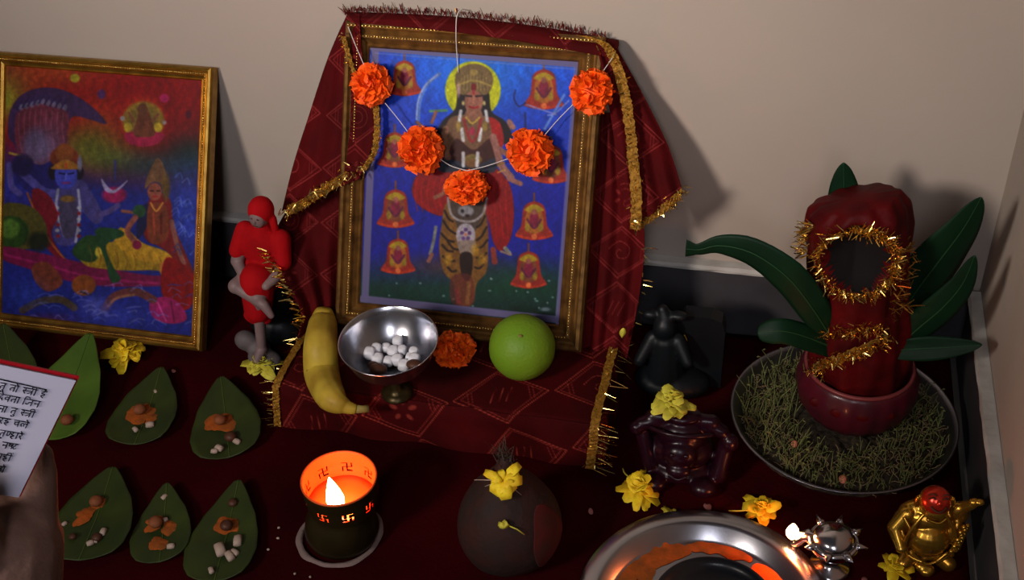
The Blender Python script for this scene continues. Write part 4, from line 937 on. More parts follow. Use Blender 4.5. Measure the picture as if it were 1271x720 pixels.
# red powder stuck on its right flank
g = Geo(); n = 26
def cocorad(z):
    pf = cocoprof(); return float(np.interp(z, [b for a, b in pf], [a for a, b in pf]))
for i in range(n):
    for j in range(n):
        u, v = 2*i/(n-1)-1, 2*j/(n-1)-1; a = math.radians(-22+27*u*math.sqrt(max(.0004, 1-v*v))*(1+.3*mnoise.noise(Vector((u, v, 5))))); z = .060+.042*v
        r = cocorad(z)+.0009; g.v.append((cx+r*math.cos(a), cy+r*math.sin(a), z))
g.f = gridfaces(n, n); obj('red_powder', g, M['redsmear'], CO, solid=.0012)
cf = Vector((cx, cy, 0))
def oncoco(px, py, off=.001):
    d = _ray(px, py).normalized(); t = .9
    while t < 1.8:
        p = CAM+d*t
        if 0 < p.z < .156 and math.hypot(p.x-cx, p.y-cy) < cocorad(p.z)+off: return p
        t += .0006
    return G(px, py, .05)
p1 = oncoco(625, 597); t = thing('yellow_flower', tuple(p1), 'crumpled yellow flower resting on the upper front of the coconut', 'flower')
g = Geo(); q = random.Random(61)
def sticker(g, c, ang, L, wd, nrm, seed):
    q = random.Random(seed); u = Vector((math.cos(ang), 0, math.sin(ang))); u = (u-nrm*u.dot(nrm)).normalized(); s = nrm.cross(u)
    rows = []
    for i in range(5):
        f = i/4; w_ = wd*(.45+.9*math.sin(f*2.6))*.5
        for k in (-1, 0, 1): rows.append(c+u*L*f+s*w_*k+nrm*(.002+.005*math.sin(f*PI)*q.uniform(.5, 1.4)+abs(k)*.001))
    g.add(rows, [(i*3+j, i*3+j+1, i*3+j+4, i*3+j+3) for i in range(4) for j in range(2)])
nn = Vector((p1.x-cx, p1.y-cy, .02)).normalized()
for k, (a, L, wd) in enumerate(((1.1, .024, .008), (2.7, .022, .007), (.25, .020, .010), (3.4, .013, .009), (-1.4, .020, .012), (-.9, .016, .011), (-1.9, .017, .012), (.7, .018, .009), (2.0, .012, .01), (-1.6, .014, .012), (.0, .012, .012))): sticker(g, p1, a, L, wd, nn, k)
obj('petals', g, M['yellow'], t, solid=.0005)
g = Geo()
for a, L in ((3.3, .032), (-.75, .026), (3.7, .024)): 
    u = Vector((math.cos(a), 0, math.sin(a))); g.merge(tube([p1+nn*.002, p1+u*L*.5+nn*.005, p1+u*L+nn*.003], [.0007, .0006, .0004], 5))
obj('stem', g, M['crumb'], t)
p2 = oncoco(632, 652); n2 = Vector((p2.x-cx, p2.y-cy, .02)).normalized(); g = Geo(); sticker(g, p2, 2.9, .012, .005, n2, 3); sticker(g, p2, 2.3, .009, .004, n2, 4); g.merge(tube([p2+n2*.002, p2+n2*.004+Vector((.008, 0, -.002)), p2+n2*.002+Vector((.016, 0, -.010))], .0006, 5))
tag(obj('flower_sprig', g, M['ypale'], solid=.0003), 'tiny yellow sprig below the flower on the coconut', 'flower')

# ================================================================== STEEL TRAY AND BLACK DISH
TC = Vector((-.0227, -.4925, .0012)); TR = thing('steel_tray', tuple(TC), 'round rimmed steel tray smeared with orange powder, cut off by bottom edge', 'tray')
obj('tray_body', lathe([(.0005, 0), (.101, 0), (.106, .003), (.1145, .0165), (.1185, .0185), (.1340, .0190), (.1352, .0175), (.1352, .0190), (.1340, .0202), (.1180, .0200), (.1130, .0180), (.1045, .0042), (.100, .0015), (.0005, .0015)], 128), M['steel'], TR, world=False)
def ringpatch(a0, a1, r0, r1, z, seed, nn_=60):
    g = Geo(); m = 8
    for i in range(nn_):
        f = i/(nn_-1); a = math.radians(a0+(a1-a0)*f); e = math.sin(f*PI)**.35
        lo = r0+.006*mnoise.noise(Vector((f*5, seed, 0))); hi = r1+.006*mnoise.noise(Vector((f*7, seed, 5)))
        c_ = (lo+hi)/2
        for j in range(m):
            r = c_+(lo+(hi-lo)*j/(m-1)-c_)*e
            h = .0012*math.sin(PI*j/(m-1))*e+.0003
            zz = 0 if r < .1040 else (r-.1040)/.009*.0138
            g.v.append((r*math.cos(a), r*math.sin(a), z+h+zz))
    g.f = gridfaces(nn_, m); return g
for k, (a0, a1, r0, r1, mm) in enumerate(((62, 108, .086, .1035, 'kumkum'), (5, 60, .078, .1045, 'kumkum_lit'), (104, 150, .078, .104, 'kumkum'), (136, 172, .070, .104, 'kumkum'))):
    obj('powder_smear', ringpatch(a0, a1, r0, r1, .0022, k*3+1), M[mm], TR, world=False)
obj('red_smear', patchpile(TC+Vector((-.074, .028, .0018)), .009, .017, .002, 3, .4), M['redsmear'], TR)
bd = thing('black_dish', tuple(TC+Vector((.010, .004, .0018))), 'black round dish standing in the steel tray', 'dish')
obj('bowl', lathe([(.0005, .0), (.045, 0), (.055, .004), (.062, .010), (.0650, .016), (.0655, .0165), (.0647, .017), (.060, .0105), (.053, .0065), (.0005, .005)], 96), M['blackdish'], bd, world=False)

# ================================================================== SILVER LAMP WITH SPIKES
sc_ = G(1029, 704, 0); SD = thing('silver_lamp', tuple(sc_), 'small silver oil lamp ringed with spikes, its flame at the left', 'lamp')
obj('foot', lathe([(.0005, .0005), (.0225, .0005), (.0235, .0025), (.0205, .005), (.013, .009), (.0085, .015), (.009, .020), (.014, .024), (.0005, .025)], 48), M['silver'], SD, world=False)
g = lathe([(.0005, .022), (.012, .0235), (.021, .029), (.0262, .037), (.0272, .0425), (.0262, .0455), (.0235, .0462), (.0225, .0450), (.0215, .041), (.015, .0345), (.0005, .032)], 56); obj('bowl', g, M['silver'], SD, world=False)
g = lathe([(.0225, .0452), (.0215, .0500), (.017, .0545), (.010, .0575), (.0005, .0588)], 48); obj('lid', g, M['silver'], SD, world=False)
for k in range(8):
    a = math.radians(168+45*k)
    if k == 0: continue
    d = Vector((math.cos(a), math.sin(a), .12)); b = Vector((0, 0, .0415))+d*.0245
    obj('spike', tube([b, b+d*.004, b+d*.012+Vector((0, 0, .0015))], [.0052, .0040, .0002], 12), M['silver'], SD, world=False)
sp_end = Dp(985, 668, 1.325); rel = sp_end-sc_
obj('spout', tube(cr([(-.018, .002, .036), (-.028, .006, .039), tuple(rel+Vector((.004, -.001, -.006))), tuple(rel+Vector((0, 0, -.004)))], 8), [.009, .0085, .0078, .007, .0062, .0055, .0048, .0042], 14), M['silver'], SD, world=False)
flame_obj(SD, sp_end+Vector((-.002, 0, -.001)), .024, .0072, (0, 0), .32, (1, .15, .025), (-.004, -.013, .004))

# ================================================================== BODIES GROWN AS ONE SKIN
def body(name, parts, m, parent, voxel, world=False):
    g = Geo()
    for p in parts: g.merge(p)
    return obj(name, g, M[m], parent, world=world, remesh=voxel)
# golden laughing figurine
bp_ = G(1143, 690, 0); BU = thing('golden_figurine', (bp_.x, bp_.y, .0), 'polished golden laughing pot-bellied figurine with red face and one raised arm', 'figurine', (0, 0, math.radians(8)))
E_ = ellipsoid
parts = [E_((0, .002, .012), (.026, .020, .010)), E_((0, -.004, .038), (.0245, .0225, .0235)), E_((0, .003, .058), (.026, .017, .017)), E_((0, .006, .070), (.018, .013, .010)),
    E_((0, -.001, .0885), (.0170, .0165, .0175)), E_((0, -.012, .0815), (.0115, .007, .0075)), E_((-.0165, .0, .087), (.0035, .003, .009)), E_((.0165, .0, .087), (.0035, .003, .009)),
    cap((-.024, .003, .064), (-.036, -.004, .048), .0095, .0085), cap((-.036, -.004, .048), (-.031, -.018, .036), .0085, .006), E_((-.030, -.021, .034), (.006, .005, .005)),
    cap((.023, .004, .066), (.033, .002, .078), .0095, .007), cap((.033, .002, .078), (.038, -.002, .086), .007, .0055), E_((.040, -.002, .089), (.0065, .005, .0055)),
    cap((-.013, -.008, .014), (-.024, -.020, .010), .011, .009), cap((.013, -.008, .014), (.024, -.018, .010), .011, .009), cap((-.006, -.022, .008), (.003, -.026, .0075), .006, .006),
    E_((.0, -.0275, .0065), (.0075, .006, .0055)), E_((.027, -.004, .046), (.010, .011, .020)), E_((-.026, .004, .046), (.012, .012, .024)), E_((0, .008, .062), (.033, .013, .018)), E_((.028, .004, .066), (.013, .010, .016)), E_((0, .006, .020), (.032, .018, .016))]
BB = body('body', parts, 'bgold', BU, .0010)
def up(g, deg=30):
    a = math.radians(-deg); c0 = Vector((0, 0, .0885)); Rm = Matrix.Rotation(a, 3, 'X'); g.v = [tuple(c0+Rm @ (Vector(p)-c0)) for p in g.v]; return g
g = up(E_((0, -.0040, .0895), (.0158, .0150, .0160), 32, 20))
FC = obj('face', g, M['bred'], BU, world=False)
g = Geo()
for s in (-1, 1):
    g.merge(tube(cr([(s*.0035, -.0188, .0945), (s*.0065, -.0185, .0965), (s*.010, -.016, .0945)], 8), .0009, 6)); g.merge(tube(cr([(s*.003, -.0192, .0985), (s*.0065, -.0185, .1005), (s*.0105, -.0155, .0985)], 8), .0007, 6))
g.merge(tube(cr([(-.0080, -.0175, .0865), (-.004, -.0195, .0825), (0, -.0200, .0815), (.004, -.0195, .0825), (.0080, -.0175, .0865)], 12), .0012, 6))
obj('features', up(g), M['jaggery'], FC, world=False); obj('nose', up(E_((0, -.0198, .0905), (.0028, .0026, .0036))), M['bred'], FC, world=False)
for s in (-1, 1):
    obj('robe_edge', tube(cr([(s*.010, -.009, .078), (s*.019, -.0145, .066), (s*.0245, -.018, .052), (s*.026, -.017, .038), (s*.021, -.019, .024)], 18), [.0022]*18, 8), M['bgold'], BB, world=False)
    g = E_((s*.0185, -.001, .0865), (.0026, .0035, .0085)); obj('ear', g, M['bgold'], BU, world=False)
for pts5 in ([(-.030, -.006, .068), (-.024, -.014, .060), (-.020, -.019, .052)], [(-.034, .0, .058), (-.029, -.012, .048), (-.025, -.017, .038)], [(.012, -.012, .074), (.004, -.0155, .070), (-.008, -.013, .073)], [(-.028, -.010, .028), (-.018, -.021, .022), (-.006, -.026, .020)], [(.028, -.010, .028), (.018, -.021, .022), (.006, -.026, .020)], [(-.02, -.02, .030), (0, -.026, .0165), (.02, -.02, .030)]):
    obj('robe_fold', tube(cr(pts5, 12), .0018, 8), M['bgold'], BB, world=False)
g = Geo()
for k in range(16):
    t = k/15; g.merge(E_((.031-.008*t+.002*math.sin(k*2.1), -.016-.004*math.sin(t*PI), .066-.048*t), .0029, 8, 6))
for k in range(10):
    t = k/9; g.merge(E_((.037-.004*t, -.010, .062-.036*t), .0029, 8, 6))
tag(obj('bead_strand', g, M['bgold'], BU, world=False), 'strand of golden beads and ingots', kind='stuff')
obj('ingot', E_((.045, -.003, .091), (.0055, .004, .0035)), M['bgold'], BU, world=False)
obj('navel', E_((0, -.0262, .037), (.0018, .0012, .0018), 8, 6), M['jaggery'], BU, world=False)
# red robed seated figurine
sp = G(328, 440, 0); ST = thing('seated_figurine', (sp.x, sp.y, 0), 'seated white figurine in bright red robe and head scarf between the two framed pictures', 'figurine', (0, math.radians(6), math.radians(-4)))
ST.scale = (.93, .93, .95)
# seat block under it
g = Geo(); g.merge(E_((0.004, .035, .030), (.040, .030, .030))); g.merge(E_((.0, .035, .080), (.033, .026, .055))); obj('stone_seat', g, M['black'], ST, world=False, remesh=.003)
g = Geo(); g.merge(E_((.010, -.018, .011), (.026, .018, .011))); g.merge(E_((-.024, -.006, .024), (.018, .014, .016))); g.merge(E_((-.008, -.004, .016), (.02, .016, .014)))
obj('stone_base', g, M['greystone'], ST, world=False, remesh=.002)
parts = [E_((.0, .022, .235), (.015, .016, .019)), cap((0, .024, .222), (0, .026, .205), .009, .010), E_((0, .028, .178), (.028, .019, .034)), E_((0, .022, .135), (.030, .026, .026)),
   cap((-.026, .024, .192), (-.034, .008, .155), .011, .0095), cap((-.034, .008, .155), (-.008, -.016, .142), .009, .0065), E_((-.002, -.018, .141), (.008, .006, .005)),
   cap((.026, .024, .192), (.033, .010, .155), .011, .009), cap((.033, .010, .155), (.022, -.018, .146), .009, .0065),
   cap((.012, .008, .135), (.010, -.022, .125), .015, .012), cap((.010, -.022, .125), (.008, -.020, .030), .0095, .0070), cap((.008, -.020, .030), (.007, -.036, .020), .0085, .006),
   cap((-.012, .010, .135), (-.024, -.020, .134), .015, .011), cap((-.024, -.020, .134), (.022, -.028, .120), .0095, .007), cap((.022, -.028, .120), (.034, -.032, .108), .0075, .005)]
body('body', parts, 'ivory', ST, .0016)
parts = [E_((0, .025, .178), (.0335, .0235, .036)), E_((.0, .020, .138), (.0345, .030, .026)), cap((.002, -.004, .140), (.004, -.014, .096), .026, .020), E_((.002, -.012, .082), (.022, .014, .012)),
   cap((-.027, .025, .197), (-.0345, .013, .170), .0145, .0125), cap((.027, .025, .197), (.034, .013, .168), .0145, .0125), cap((0, .026, .216), (0, .026, .200), .013, .019)]
body('robe', parts, 'robe', ST, .0022)
parts = [E_((0, .0255, .238), (.0182, .0190, .0200)), cap((.0, .036, .228), (.002, .040, .196), .013, .010), cap((.016, .026, .228), (.021, .026, .200), .006, .005)]
g = Geo(); [g.merge(p) for p in parts]
obj('head_scarf', g, M['robe'], ST, world=False, remesh=.0018)
FC = obj('face', E_((0, .0135, .232), (.0115, .0085, .0145)), M['ivory'], ST, world=False)
g = Geo()
for s in (-1, 1): g.merge(E_((s*.0045, .0056, .2355), (.0018, .0010, .0010), 8, 6))
g.merge(E_((0, .0052, .2245), (.0034, .001, .0009), 8, 6)); obj('features', g, M['jaggery'], FC, world=False); obj('nose', E_((0, .0050, .231), (.0016, .0022, .003), 8, 6), M['ivory'], FC, world=False)
# dark purple glossy figurine
pp = G(842, 594, 0); PU = thing('purple_figurine', (pp.x, pp.y, 0), 'squat glossy dark purple figurine with wide curved headdress, carrying a yellow flower', 'figurine', (0, 0, math.radians(2)))
parts = [E_((0, .012, .016), (.046, .034, .016)), E_((0, .014, .040), (.040, .030, .024)), E_((0, .012, .066), (.030, .026, .024)), E_((0, -.012, .052), (.020, .014, .018)), E_((0, -.022, .036), (.015, .010, .009)),
   cap((-.020, .014, .083), (-.046, .006, .078), .011, .0085), cap((.020, .014, .083), (.046, .008, .076), .011, .0085), cap((-.034, .012, .086), (.034, .012, .086), .009, .009), E_((-.052, .002, .074), (.0085, .008, .0085)), E_((.056, .004, .064), (.0105, .010, .0115)),
   cap((.052, .006, .056), (.046, -.006, .020), .010, .011), cap((-.044, .006, .060), (-.034, -.006, .026), .0095, .009), E_((-.028, -.022, .012), (.016, .014, .011)), E_((.030, -.022, .012), (.016, .014, .011)), E_((0, .012, .093), (.022, .016, .007))]
body('body', parts, 'purple', PU, .0018)
g = tube(cr([(-.036, -.002, .080), (-.018, -.012, .083), (0, -.015, .084), (.018, -.012, .083), (.036, -.002, .079)], 20), .0028, 8); obj('brow_band', g, M['purple'], PU, world=False)
for s in (-1, 1): obj('eye', E_((s*.008, -.0225, .060), (.0036, .0025, .0026)), M['purple'], PU, world=False)
obj('mouth', tube(cr([(-.010, -.029, .034), (0, -.0325, .031), (.010, -.029, .034)], 10), .0022, 8), M['purple'], PU, world=False)
pt = Vector((pp.x-.013, pp.y+.014, .0985)); bloom('yellow_flower', pt, .026, 14, 'pale yellow flower lying on top of the dark purple figurine', 'ypale', n=34, tall=1.3)
# black figurine with back slab
kp = G(840, 500, 0); BK = thing('black_figurine', (kp.x, kp.y, 0), 'black carved figurine before the dark skirting with one pale petal on it', 'figurine')
parts = [E_((-.010, .02, .020), (.050, .030, .020)), cap((-.018, .022, .030), (-.020, .024, .080), .028, .022), E_((-.022, .020, .105), (.015, .015, .017)), cap((-.022, .022, .118), (-.026, .024, .130), .011, .007), E_((-.040, .022, .122), (.011, .008, .007)), E_((-.006, .022, .124), (.012, .008, .006)),
   cap((-.036, .018, .088), (-.050, .004, .060), .010, .008), cap((-.004, .018, .088), (.010, .004, .066), .010, .008)]
body('body', parts, 'black', BK, .002)
g = Geo(); prof_ = [(-.5, 0), (.5, 0), (.5, .82), (.42, .95), (.2, 1), (-.35, 1), (-.5, .9)]
for y in (.034, .056):
    for a, b in prof_: g.v.append((.022+a*.060, y, .004+b*.112))
n = len(prof_); g.f = [tuple(range(n)), tuple(range(n, 2*n))[::-1]]+[(i, (i+1) % n, n+(i+1) % n, n+i) for i in range(n)][::-1]
obj('back_slab', g, M['black'], BK, world=False, smooth=False)
def stuckpetal(c, L, lab):
    g = Geo(); c = Vector(c)
    for i in range(7):
        f = i/6; w_ = L*.26*math.sin(max(f, .03)*PI*.95+.05)
        for k in (-1, 0, 1): g.v.append((c.x+k*w_+.002*f, c.y-.0015-.001*(1-abs(k)), c.z+L*f))
    g.f = gridfaces(7, 3); tag(obj('petal', g, M['ypale'], solid=.0004), lab, 'petal')
stuckpetal(Yp(846, 430, kp.y+.034), .021, 'single pale yellow petal standing against the black figurine')
stuckpetal(LM.px(772, 418, .004), .016, 'pale petal caught at the right tail of the dupatta')

# ================================================================== RITUAL POT ON ITS PLATE OF SPROUTS
PC = Vector((.1132, -.1806, .001)); PT = thing('sprout_plate', tuple(PC), 'round steel plate of dark soil and green sprouts under the ritual pot', 'plate')
obj('plate', lathe([(.0005, 0), (.100, 0), (.112, .004), (.1300, .030), (.1335, .0335), (.1352, .0345), (.1352, .0330), (.1340, .0320), (.1315, .0290), (.1135, .0030), (.1010, -.0008+.0016), (.0005, .0006)][:7]+[(.1345, .0352), (.1325, .0345), (.1285, .0305), (.1110, .0060), (.100, .0020), (.0005, .0020)], 120), M['dsteel'], PT, world=False)
g = Geo(); nr, ns = 40, 120; g.v.append((0, 0, .018))
for i in range(1, nr):
    for j in range(ns):
        r = .123*i/(nr-1); a = 2*PI*j/ns; x, y = r*math.cos(a), r*math.sin(a)
        g.v.append((x, y, .021+.005*mnoise.noise(Vector((x*45, y*45, 0)))+.0035*mnoise.noise(Vector((x*160, y*160, 7)))-(.004 if i > nr-3 else 0)))
for j in range(ns):
    g.f.append((0, 1+j, 1+(j+1) % ns))
    for i in range(nr-2): a = 1+i*ns; g.f.append((a+j, a+ns+j, a+ns+(j+1) % ns, a+(j+1) % ns))
obj('soil', g, M['soil'], PT, world=False)
gs, gr = Geo(), Geo(); q = random.Random(31)
for k in range(1500):
    a = q.uniform(0, 2*PI); r = math.sqrt(q.uniform(.22, 1))*.121; x, y = r*math.cos(a), r*math.sin(a)
    h = q.uniform(.006, .024)*(1.8 if (x < -.05 and q.random() < .5) else 1); lx, ly = q.gauss(0, .35)*h, q.gauss(0, .35)*h
    if q.random() < .62:
        b = Vector((x, y, .019)); gs.merge(tube([b, b+Vector((lx*.2, ly*.2, h*.5)), b+Vector((lx, ly, h))], [.0007, .0006, .0003], 4, False))
        if q.random() < .3:
            tpt = b+Vector((lx, ly, h)); s = Vector((q.uniform(-1, 1), q.uniform(-1, 1), 0)).normalized()*.003
            gs.add([tpt, tpt+s+Vector((0, 0, .002)), tpt+s*1.6, tpt+s-Vector((0, 0, .001))], [(0, 1, 2, 3)])
    else:
        pts_ = [Vector((x, y, .022))]; d = Vector((q.uniform(-1, 1), q.uniform(-1, 1), .3)).normalized()
        for i in range(5): d = (d+Vector((q.gauss(0, .7), q.gauss(0, .7), q.gauss(0, .35)))).normalized(); p_ = pts_[-1]+d*.0035; p_.z = max(p_.z, .021); pts_.append(p_)
        gr.merge(tube(cr(pts_, 9), .00055, 4, False))
tag(obj('sprouts', gs, M['sprout'], PT, world=False), 'thin green sprouts', kind='stuff'); tag(obj('rootlets', gr, M['root'], PT, world=False), 'curly pale rootlets', kind='stuff')
for (x, y, r, lb) in ((986, 551, .0052, 'round pink seed at the left front of the sprout plate'), (1046, 595, .0058, 'longer pink seed at the front edge of the sprout plate')):
    g = ellipsoid(G(x, y, .028), (r*.8, r, r*.8), 14, 10); tag(obj('pink_seed', g, M['seed']), lb, 'seed')
KP = G(1057, 528, .022); KC = Vector((KP.x, KP.y+.030, .0235)); 
PO = thing('ritual_pot', tuple(KC), 'fluted dark pink glossy pot standing in the plate of sprouts', 'pot')
pf = [(.0005, 0), (.046, .0), (.056, .006), (.066, .022), (.0705, .042), (.0700, .056), (.0670, .066), (.0635, .072), (.0605, .0715), (.058, .060), (.0005, .052)]
g = lathe(pf, 96); g.v = [tuple(Vector((p[0], p[1], p[2]))*1 if not (.004 < p[2] < .060) else Vector((p[0]*(1+.035*abs(math.cos(9*math.atan2(p[1], p[0])))), p[1]*(1+.035*abs(math.cos(9*math.atan2(p[1], p[0])))), p[2]))) for p in g.v]
obj('vessel', g, M['pot'], PO, world=False)
obj('rim', lathe([(.0605, .0715), (.0612, .0735), (.0632, .0738), (.0652, .072), (.0648, .0695), (.0605, .0715)], 80), M['potrim'], PO, world=False)
for k in range(4):
    a = math.radians(228+k*24); g = E_((.0690*math.cos(a), .0690*math.sin(a), .048), (.009, .004, .007), 12, 8); obj('boss', g, M['redcl'], PO, world=False)
# the coconut wrapped in red satin and gold tinsel
wb = KC+Vector((.002, .0, .060)); WR = thing('wrapped_coconut', tuple(wb), 'coconut wrapped in deep red satin with gold tinsel round a dark opening', 'wrapped coconut', (0, math.radians(-8), 0))
Zt = Yp(1066, 238, KC.y+.01).z - wb.z
def wrapr(t):  # profile along height 0..1
    return float(np.interp(t, [0, .08, .2, .34, .46, .56, .70, .86, .95, 1], [.054, .058, .0585, .056, .0520, .0530, .0560, .0570, .0535, .043]))
g = Geo(); nz2, na2 = 90, 140
op_z, op_a = .795, math.radians(-92)
for i in range(nz2):
    t = i/(nz2-1); z = Zt*t
    for j in range(na2):
        a = 2*PI*j/na2; r = wrapr(t)*(1+.05*math.cos(7*a+5*t+math.sin(t*9))*(1-t*.4)+.025*math.cos(13*a-8*t))
        if t > .9: r *= 1
        # hollow opening in front
        da = (a-op_a+PI) % (2*PI)-PI; e = (da/.66)**2+((t-op_z)/.165)**2
        if e < 1: r *= 1-.62*(1-e)**.5
        elif e < 1.7: r *= 1+.07*math.sin((e-1)/.7*PI)
        sag = .010*math.sin(a*1+2.4)*(1 if t > .9 else 0)
        g.v.append((r*math.cos(a), r*math.sin(a)*.93, z+sag*(t-.9)*10+.0015*mnoise.noise(Vector((a*4, t*12, 0)))))
g.v.append((0, 0, Zt+.003)); n = len(g.v)-1
for i in range(nz2-1):
    for j in range(na2): g.f.append((i*na2+j, i*na2+(j+1) % na2, (i+1)*na2+(j+1) % na2, (i+1)*na2+j))
for j in range(na2): g.f.append(((nz2-1)*na2+j, (nz2-1)*na2+(j+1) % na2, n))
# cloth faces and the dark husk seen in the opening are separate parts
def inop(f):
    c_ = [sum(g.v[k][i] for k in f)/len(f) for i in range(3)]; a = math.atan2(c_[1]/.93, c_[0]); da = (a-op_a+PI) % (2*PI)-PI; return (da/.66)**2+((c_[2]/Zt-op_z)/.165)**2 < .98
fc = [f for f in g.f if not inop(f)]; fo = [f for f in g.f if inop(f)]
g1 = Geo(); g1.v = g.v; g1.f = fc; obj('satin_wrap', g1, M['redcl'], WR, world=False)
used = sorted({k for f in fo for k in f}); mp = {k: i for i, k in enumerate(used)}; g2 = Geo(); g2.v = [g.v[k] for k in used]; g2.f = [tuple(mp[k] for k in f) for f in fo]
obj('dark_husk', g2, M['hole'], WR, world=False)
def wp(deg, t, off=.002):
    a = math.radians(deg); r = wrapr(t)+off; return Vector((r*math.cos(a), r*.93*math.sin(a), Zt*t))
gt = Geo(); q = random.Random(8)
for k in range(40):
    a = 2*PI*k/40; p = wp(-92+42*math.cos(a), op_z+.165*math.sin(a), .003); nxt = wp(-92+42*math.cos(a+.16), op_z+.165*math.sin(a+.16), .003)
    outd = (p-wp(-92, op_z, 0)).normalized()
    tinsel(gt, [p, nxt], 16 if math.cos(a) < .3 else 26, .011, .002, outd*.5+Vector((0, -.6, 0)), .0006, .8, 100+k)
tinsel(gt, [wp(-150, .93), wp(-158, .86), wp(-165, .74)], 110, .014, .002, lf, .0007, .6, 70)
for (l, c_) in (([wp(-150, .10, .004), wp(-132, .19, .004), wp(-110, .27, .005), wp(-85, .33, .005), wp(-60, .36, .004)], 420), ([wp(-135, .36, .004), wp(-110, .41, .004), wp(-85, .43, .004), wp(-60, .42, .004)], 300)):
    tinsel(gt, l, c_, .008, .004, fr, .0007, 1, c_)
tag(obj('tinsel', gt, M['tinsel'], WR, world=False), 'glittering gold tinsel', kind='stuff')
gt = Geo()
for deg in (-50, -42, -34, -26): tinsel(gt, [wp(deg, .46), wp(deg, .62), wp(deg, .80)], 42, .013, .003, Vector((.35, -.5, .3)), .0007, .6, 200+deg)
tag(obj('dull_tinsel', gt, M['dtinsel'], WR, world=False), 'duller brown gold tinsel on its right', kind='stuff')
g = Geo(); l = [wp(-154, .09, .003), wp(-134, .18, .003), wp(-110, .26, .004), wp(-85, .325, .004), wp(-58, .355, .003)]
obj('gold_trim', lace([tuple(p) for p in l], .015, Vector((0, 0, 1)), Vector((0, -1, 0)), 5, 60, .0015), M['trim'], WR, world=False)

# ================================================================== BOOKLET AND THE HAND THAT HOLDS IT
d0 = .56
A_ = Dp(94, 472, d0); Bt = Dp(23, 617, d0+.015)   # top right corner, lower right corner
ev = (Bt-A_); H_ = ev.length; ev.normalize()      # down the page
# left direction: make it square to the right edge and pass over the measured top edge
best = None
for k in range(-200, 200):
    Cc = Dp(0, 452, d0+k*.0005); l = (Cc-A_).normalized(); s = abs(l.dot(ev))
    if best is None or s < best[0]: best = (s, l, k)
el = best[1]; el = (el-ev*el.dot(ev)).normalized(); nb = ev.cross(el).normalized()
if nb.dot(CAM-A_) < 0: nb = -nb
Wd = .115
BO = thing('booklet', tuple(A_+el*.05+ev*H_*.5), 'open white prayer booklet with black Hindi verse and red cover, held at left', 'booklet')
def sheet(u0, u1, v0, v1, n0, n1):
    P_ = lambda u, v, n: tuple(A_+el*u+ev*v+nb*n); g = Geo()
    g.add([P_(u, v, n) for n in (n0, n1) for v in (v0, v1) for u in (u0, u1)], [(0, 2, 3, 1), (4, 5, 7, 6), (0, 1, 5, 4), (2, 6, 7, 3), (0, 4, 6, 2), (1, 3, 7, 5)]); return g
obj('page', sheet(0, Wd, 0, H_, -.0002, .0004), M['paper'], BO, smooth=False)
obj('page', sheet(0.0003, Wd, 0.0003, H_-.0003, -.0014, -.0004), M['paper'], BO, smooth=False)
obj('cover', sheet(-.0016, Wd+.001, -.0014, H_+.0008, -.0026, -.0016), M['redcov'], BO, smooth=False)
# hand-built letter strokes, y up from base line 0 to head line 1
GL = {
 'ta': (.85, [[(.65, 1), (.65, 0)], [(.65, .62), (.35, .6), (.18, .4), (.28, .12)]]),
 'sa': (1.0, [[(.82, 1), (.82, 0)], [(.15, .92), (.42, .88), (.42, .62), (.15, .55), (.5, .08)], [(.38, .52), (.82, .52)]]),
 'tra': (.85, [[(.7, 1), (.7, 0)], [(.7, .62), (.2, .52)], [(.62, .42), (.2, .1)]]),
 'stra': (1.5, [[(1.3, 1), (1.3, 0)], [(.15, .92), (.42, .88), (.42, .62), (.15, .55), (.5, .08)], [(.38, .52), (1.3, .62)], [(1.25, .42), (.8, .12)]]),
 'ha': (.8, [[(.4, 1), (.4, .78), (.15, .7), (.3, .55), (.62, .5), (.5, .3), (.22, .3), (.3, .08), (.6, -.08)]]),
 'da': (.7, [[(.4, 1), (.4, .8), (.15, .6), (.3, .36), (.55, .45)], [(.4, .34), (.62, .05)]]),
 'va': (.8, [[(.62, 1), (.62, 0)], [(.62, .6), (.35, .72), (.15, .5), (.35, .28), (.62, .42)]]),
 'ja': (1.0, [[(.82, 1), (.82, 0)], [(.82, .55), (.45, .55), (.4, .25), (.18, .2), (.12, .4)]]),
 'na': (.85, [[(.68, 1), (.68, 0)], [(.68, .5), (.3, .5)], [(.34, .6), (.2, .52), (.3, .4)]]),
 'ra': (.6, [[(.2, .95), (.42, .85), (.38, .62), (.18, .55), (.5, .05)]]),
 'la': (1.1, [[(.9, 1), (.9, 0)], [(.9, .55), (.68, .7), (.52, .5), (.56, .2)], [(.56, .55), (.35, .72), (.15, .5), (.32, .15)]]),
 'ca': (.9, [[(.72, 1), (.72, 0)], [(.12, .72), (.72, .72)], [(.3, .72), (.22, .45), (.45, .25), (.72, .45)]]),
 'mha': (1.3, [[(.2, 1), (.2, .3), (.5, .35)], [(.5, 1), (.5, .4)], [(.9, 1), (.9, .78), (.65, .68), (.85, .52), (1.1, .46), (.95, .28), (.72, .28), (.82, .05), (1.08, -.1)]]),
 'sta': (1.2, [[(.15, 1), (.15, .55), (.55, .5)], [(.55, 1), (.55, .1)], [(.2, .9), (.5, .6)], [(.95, 1), (.95, .8), (.72, .5), (.85, .15), (1.1, .3)]]),
 'aa': (.32, [[(.16, 1), (.16, 0)]]), 'ii': (.42, [[(.2, 1), (.2, 0)], [(.2, 1), (.1, 1.35), (-.3, 1.3), (-.35, 1.02)]]), 'i': (.35, [[(.15, 1), (.15, 0)], [(.15, 1), (.2, 1.35), (.65, 1.3), (.75, 1.02)]]),
 'o': (.35, [[(.16, 1), (.16, 0)], [(.16, 1), (-.15, 1.35)]]), 'sp': (.42, [])}
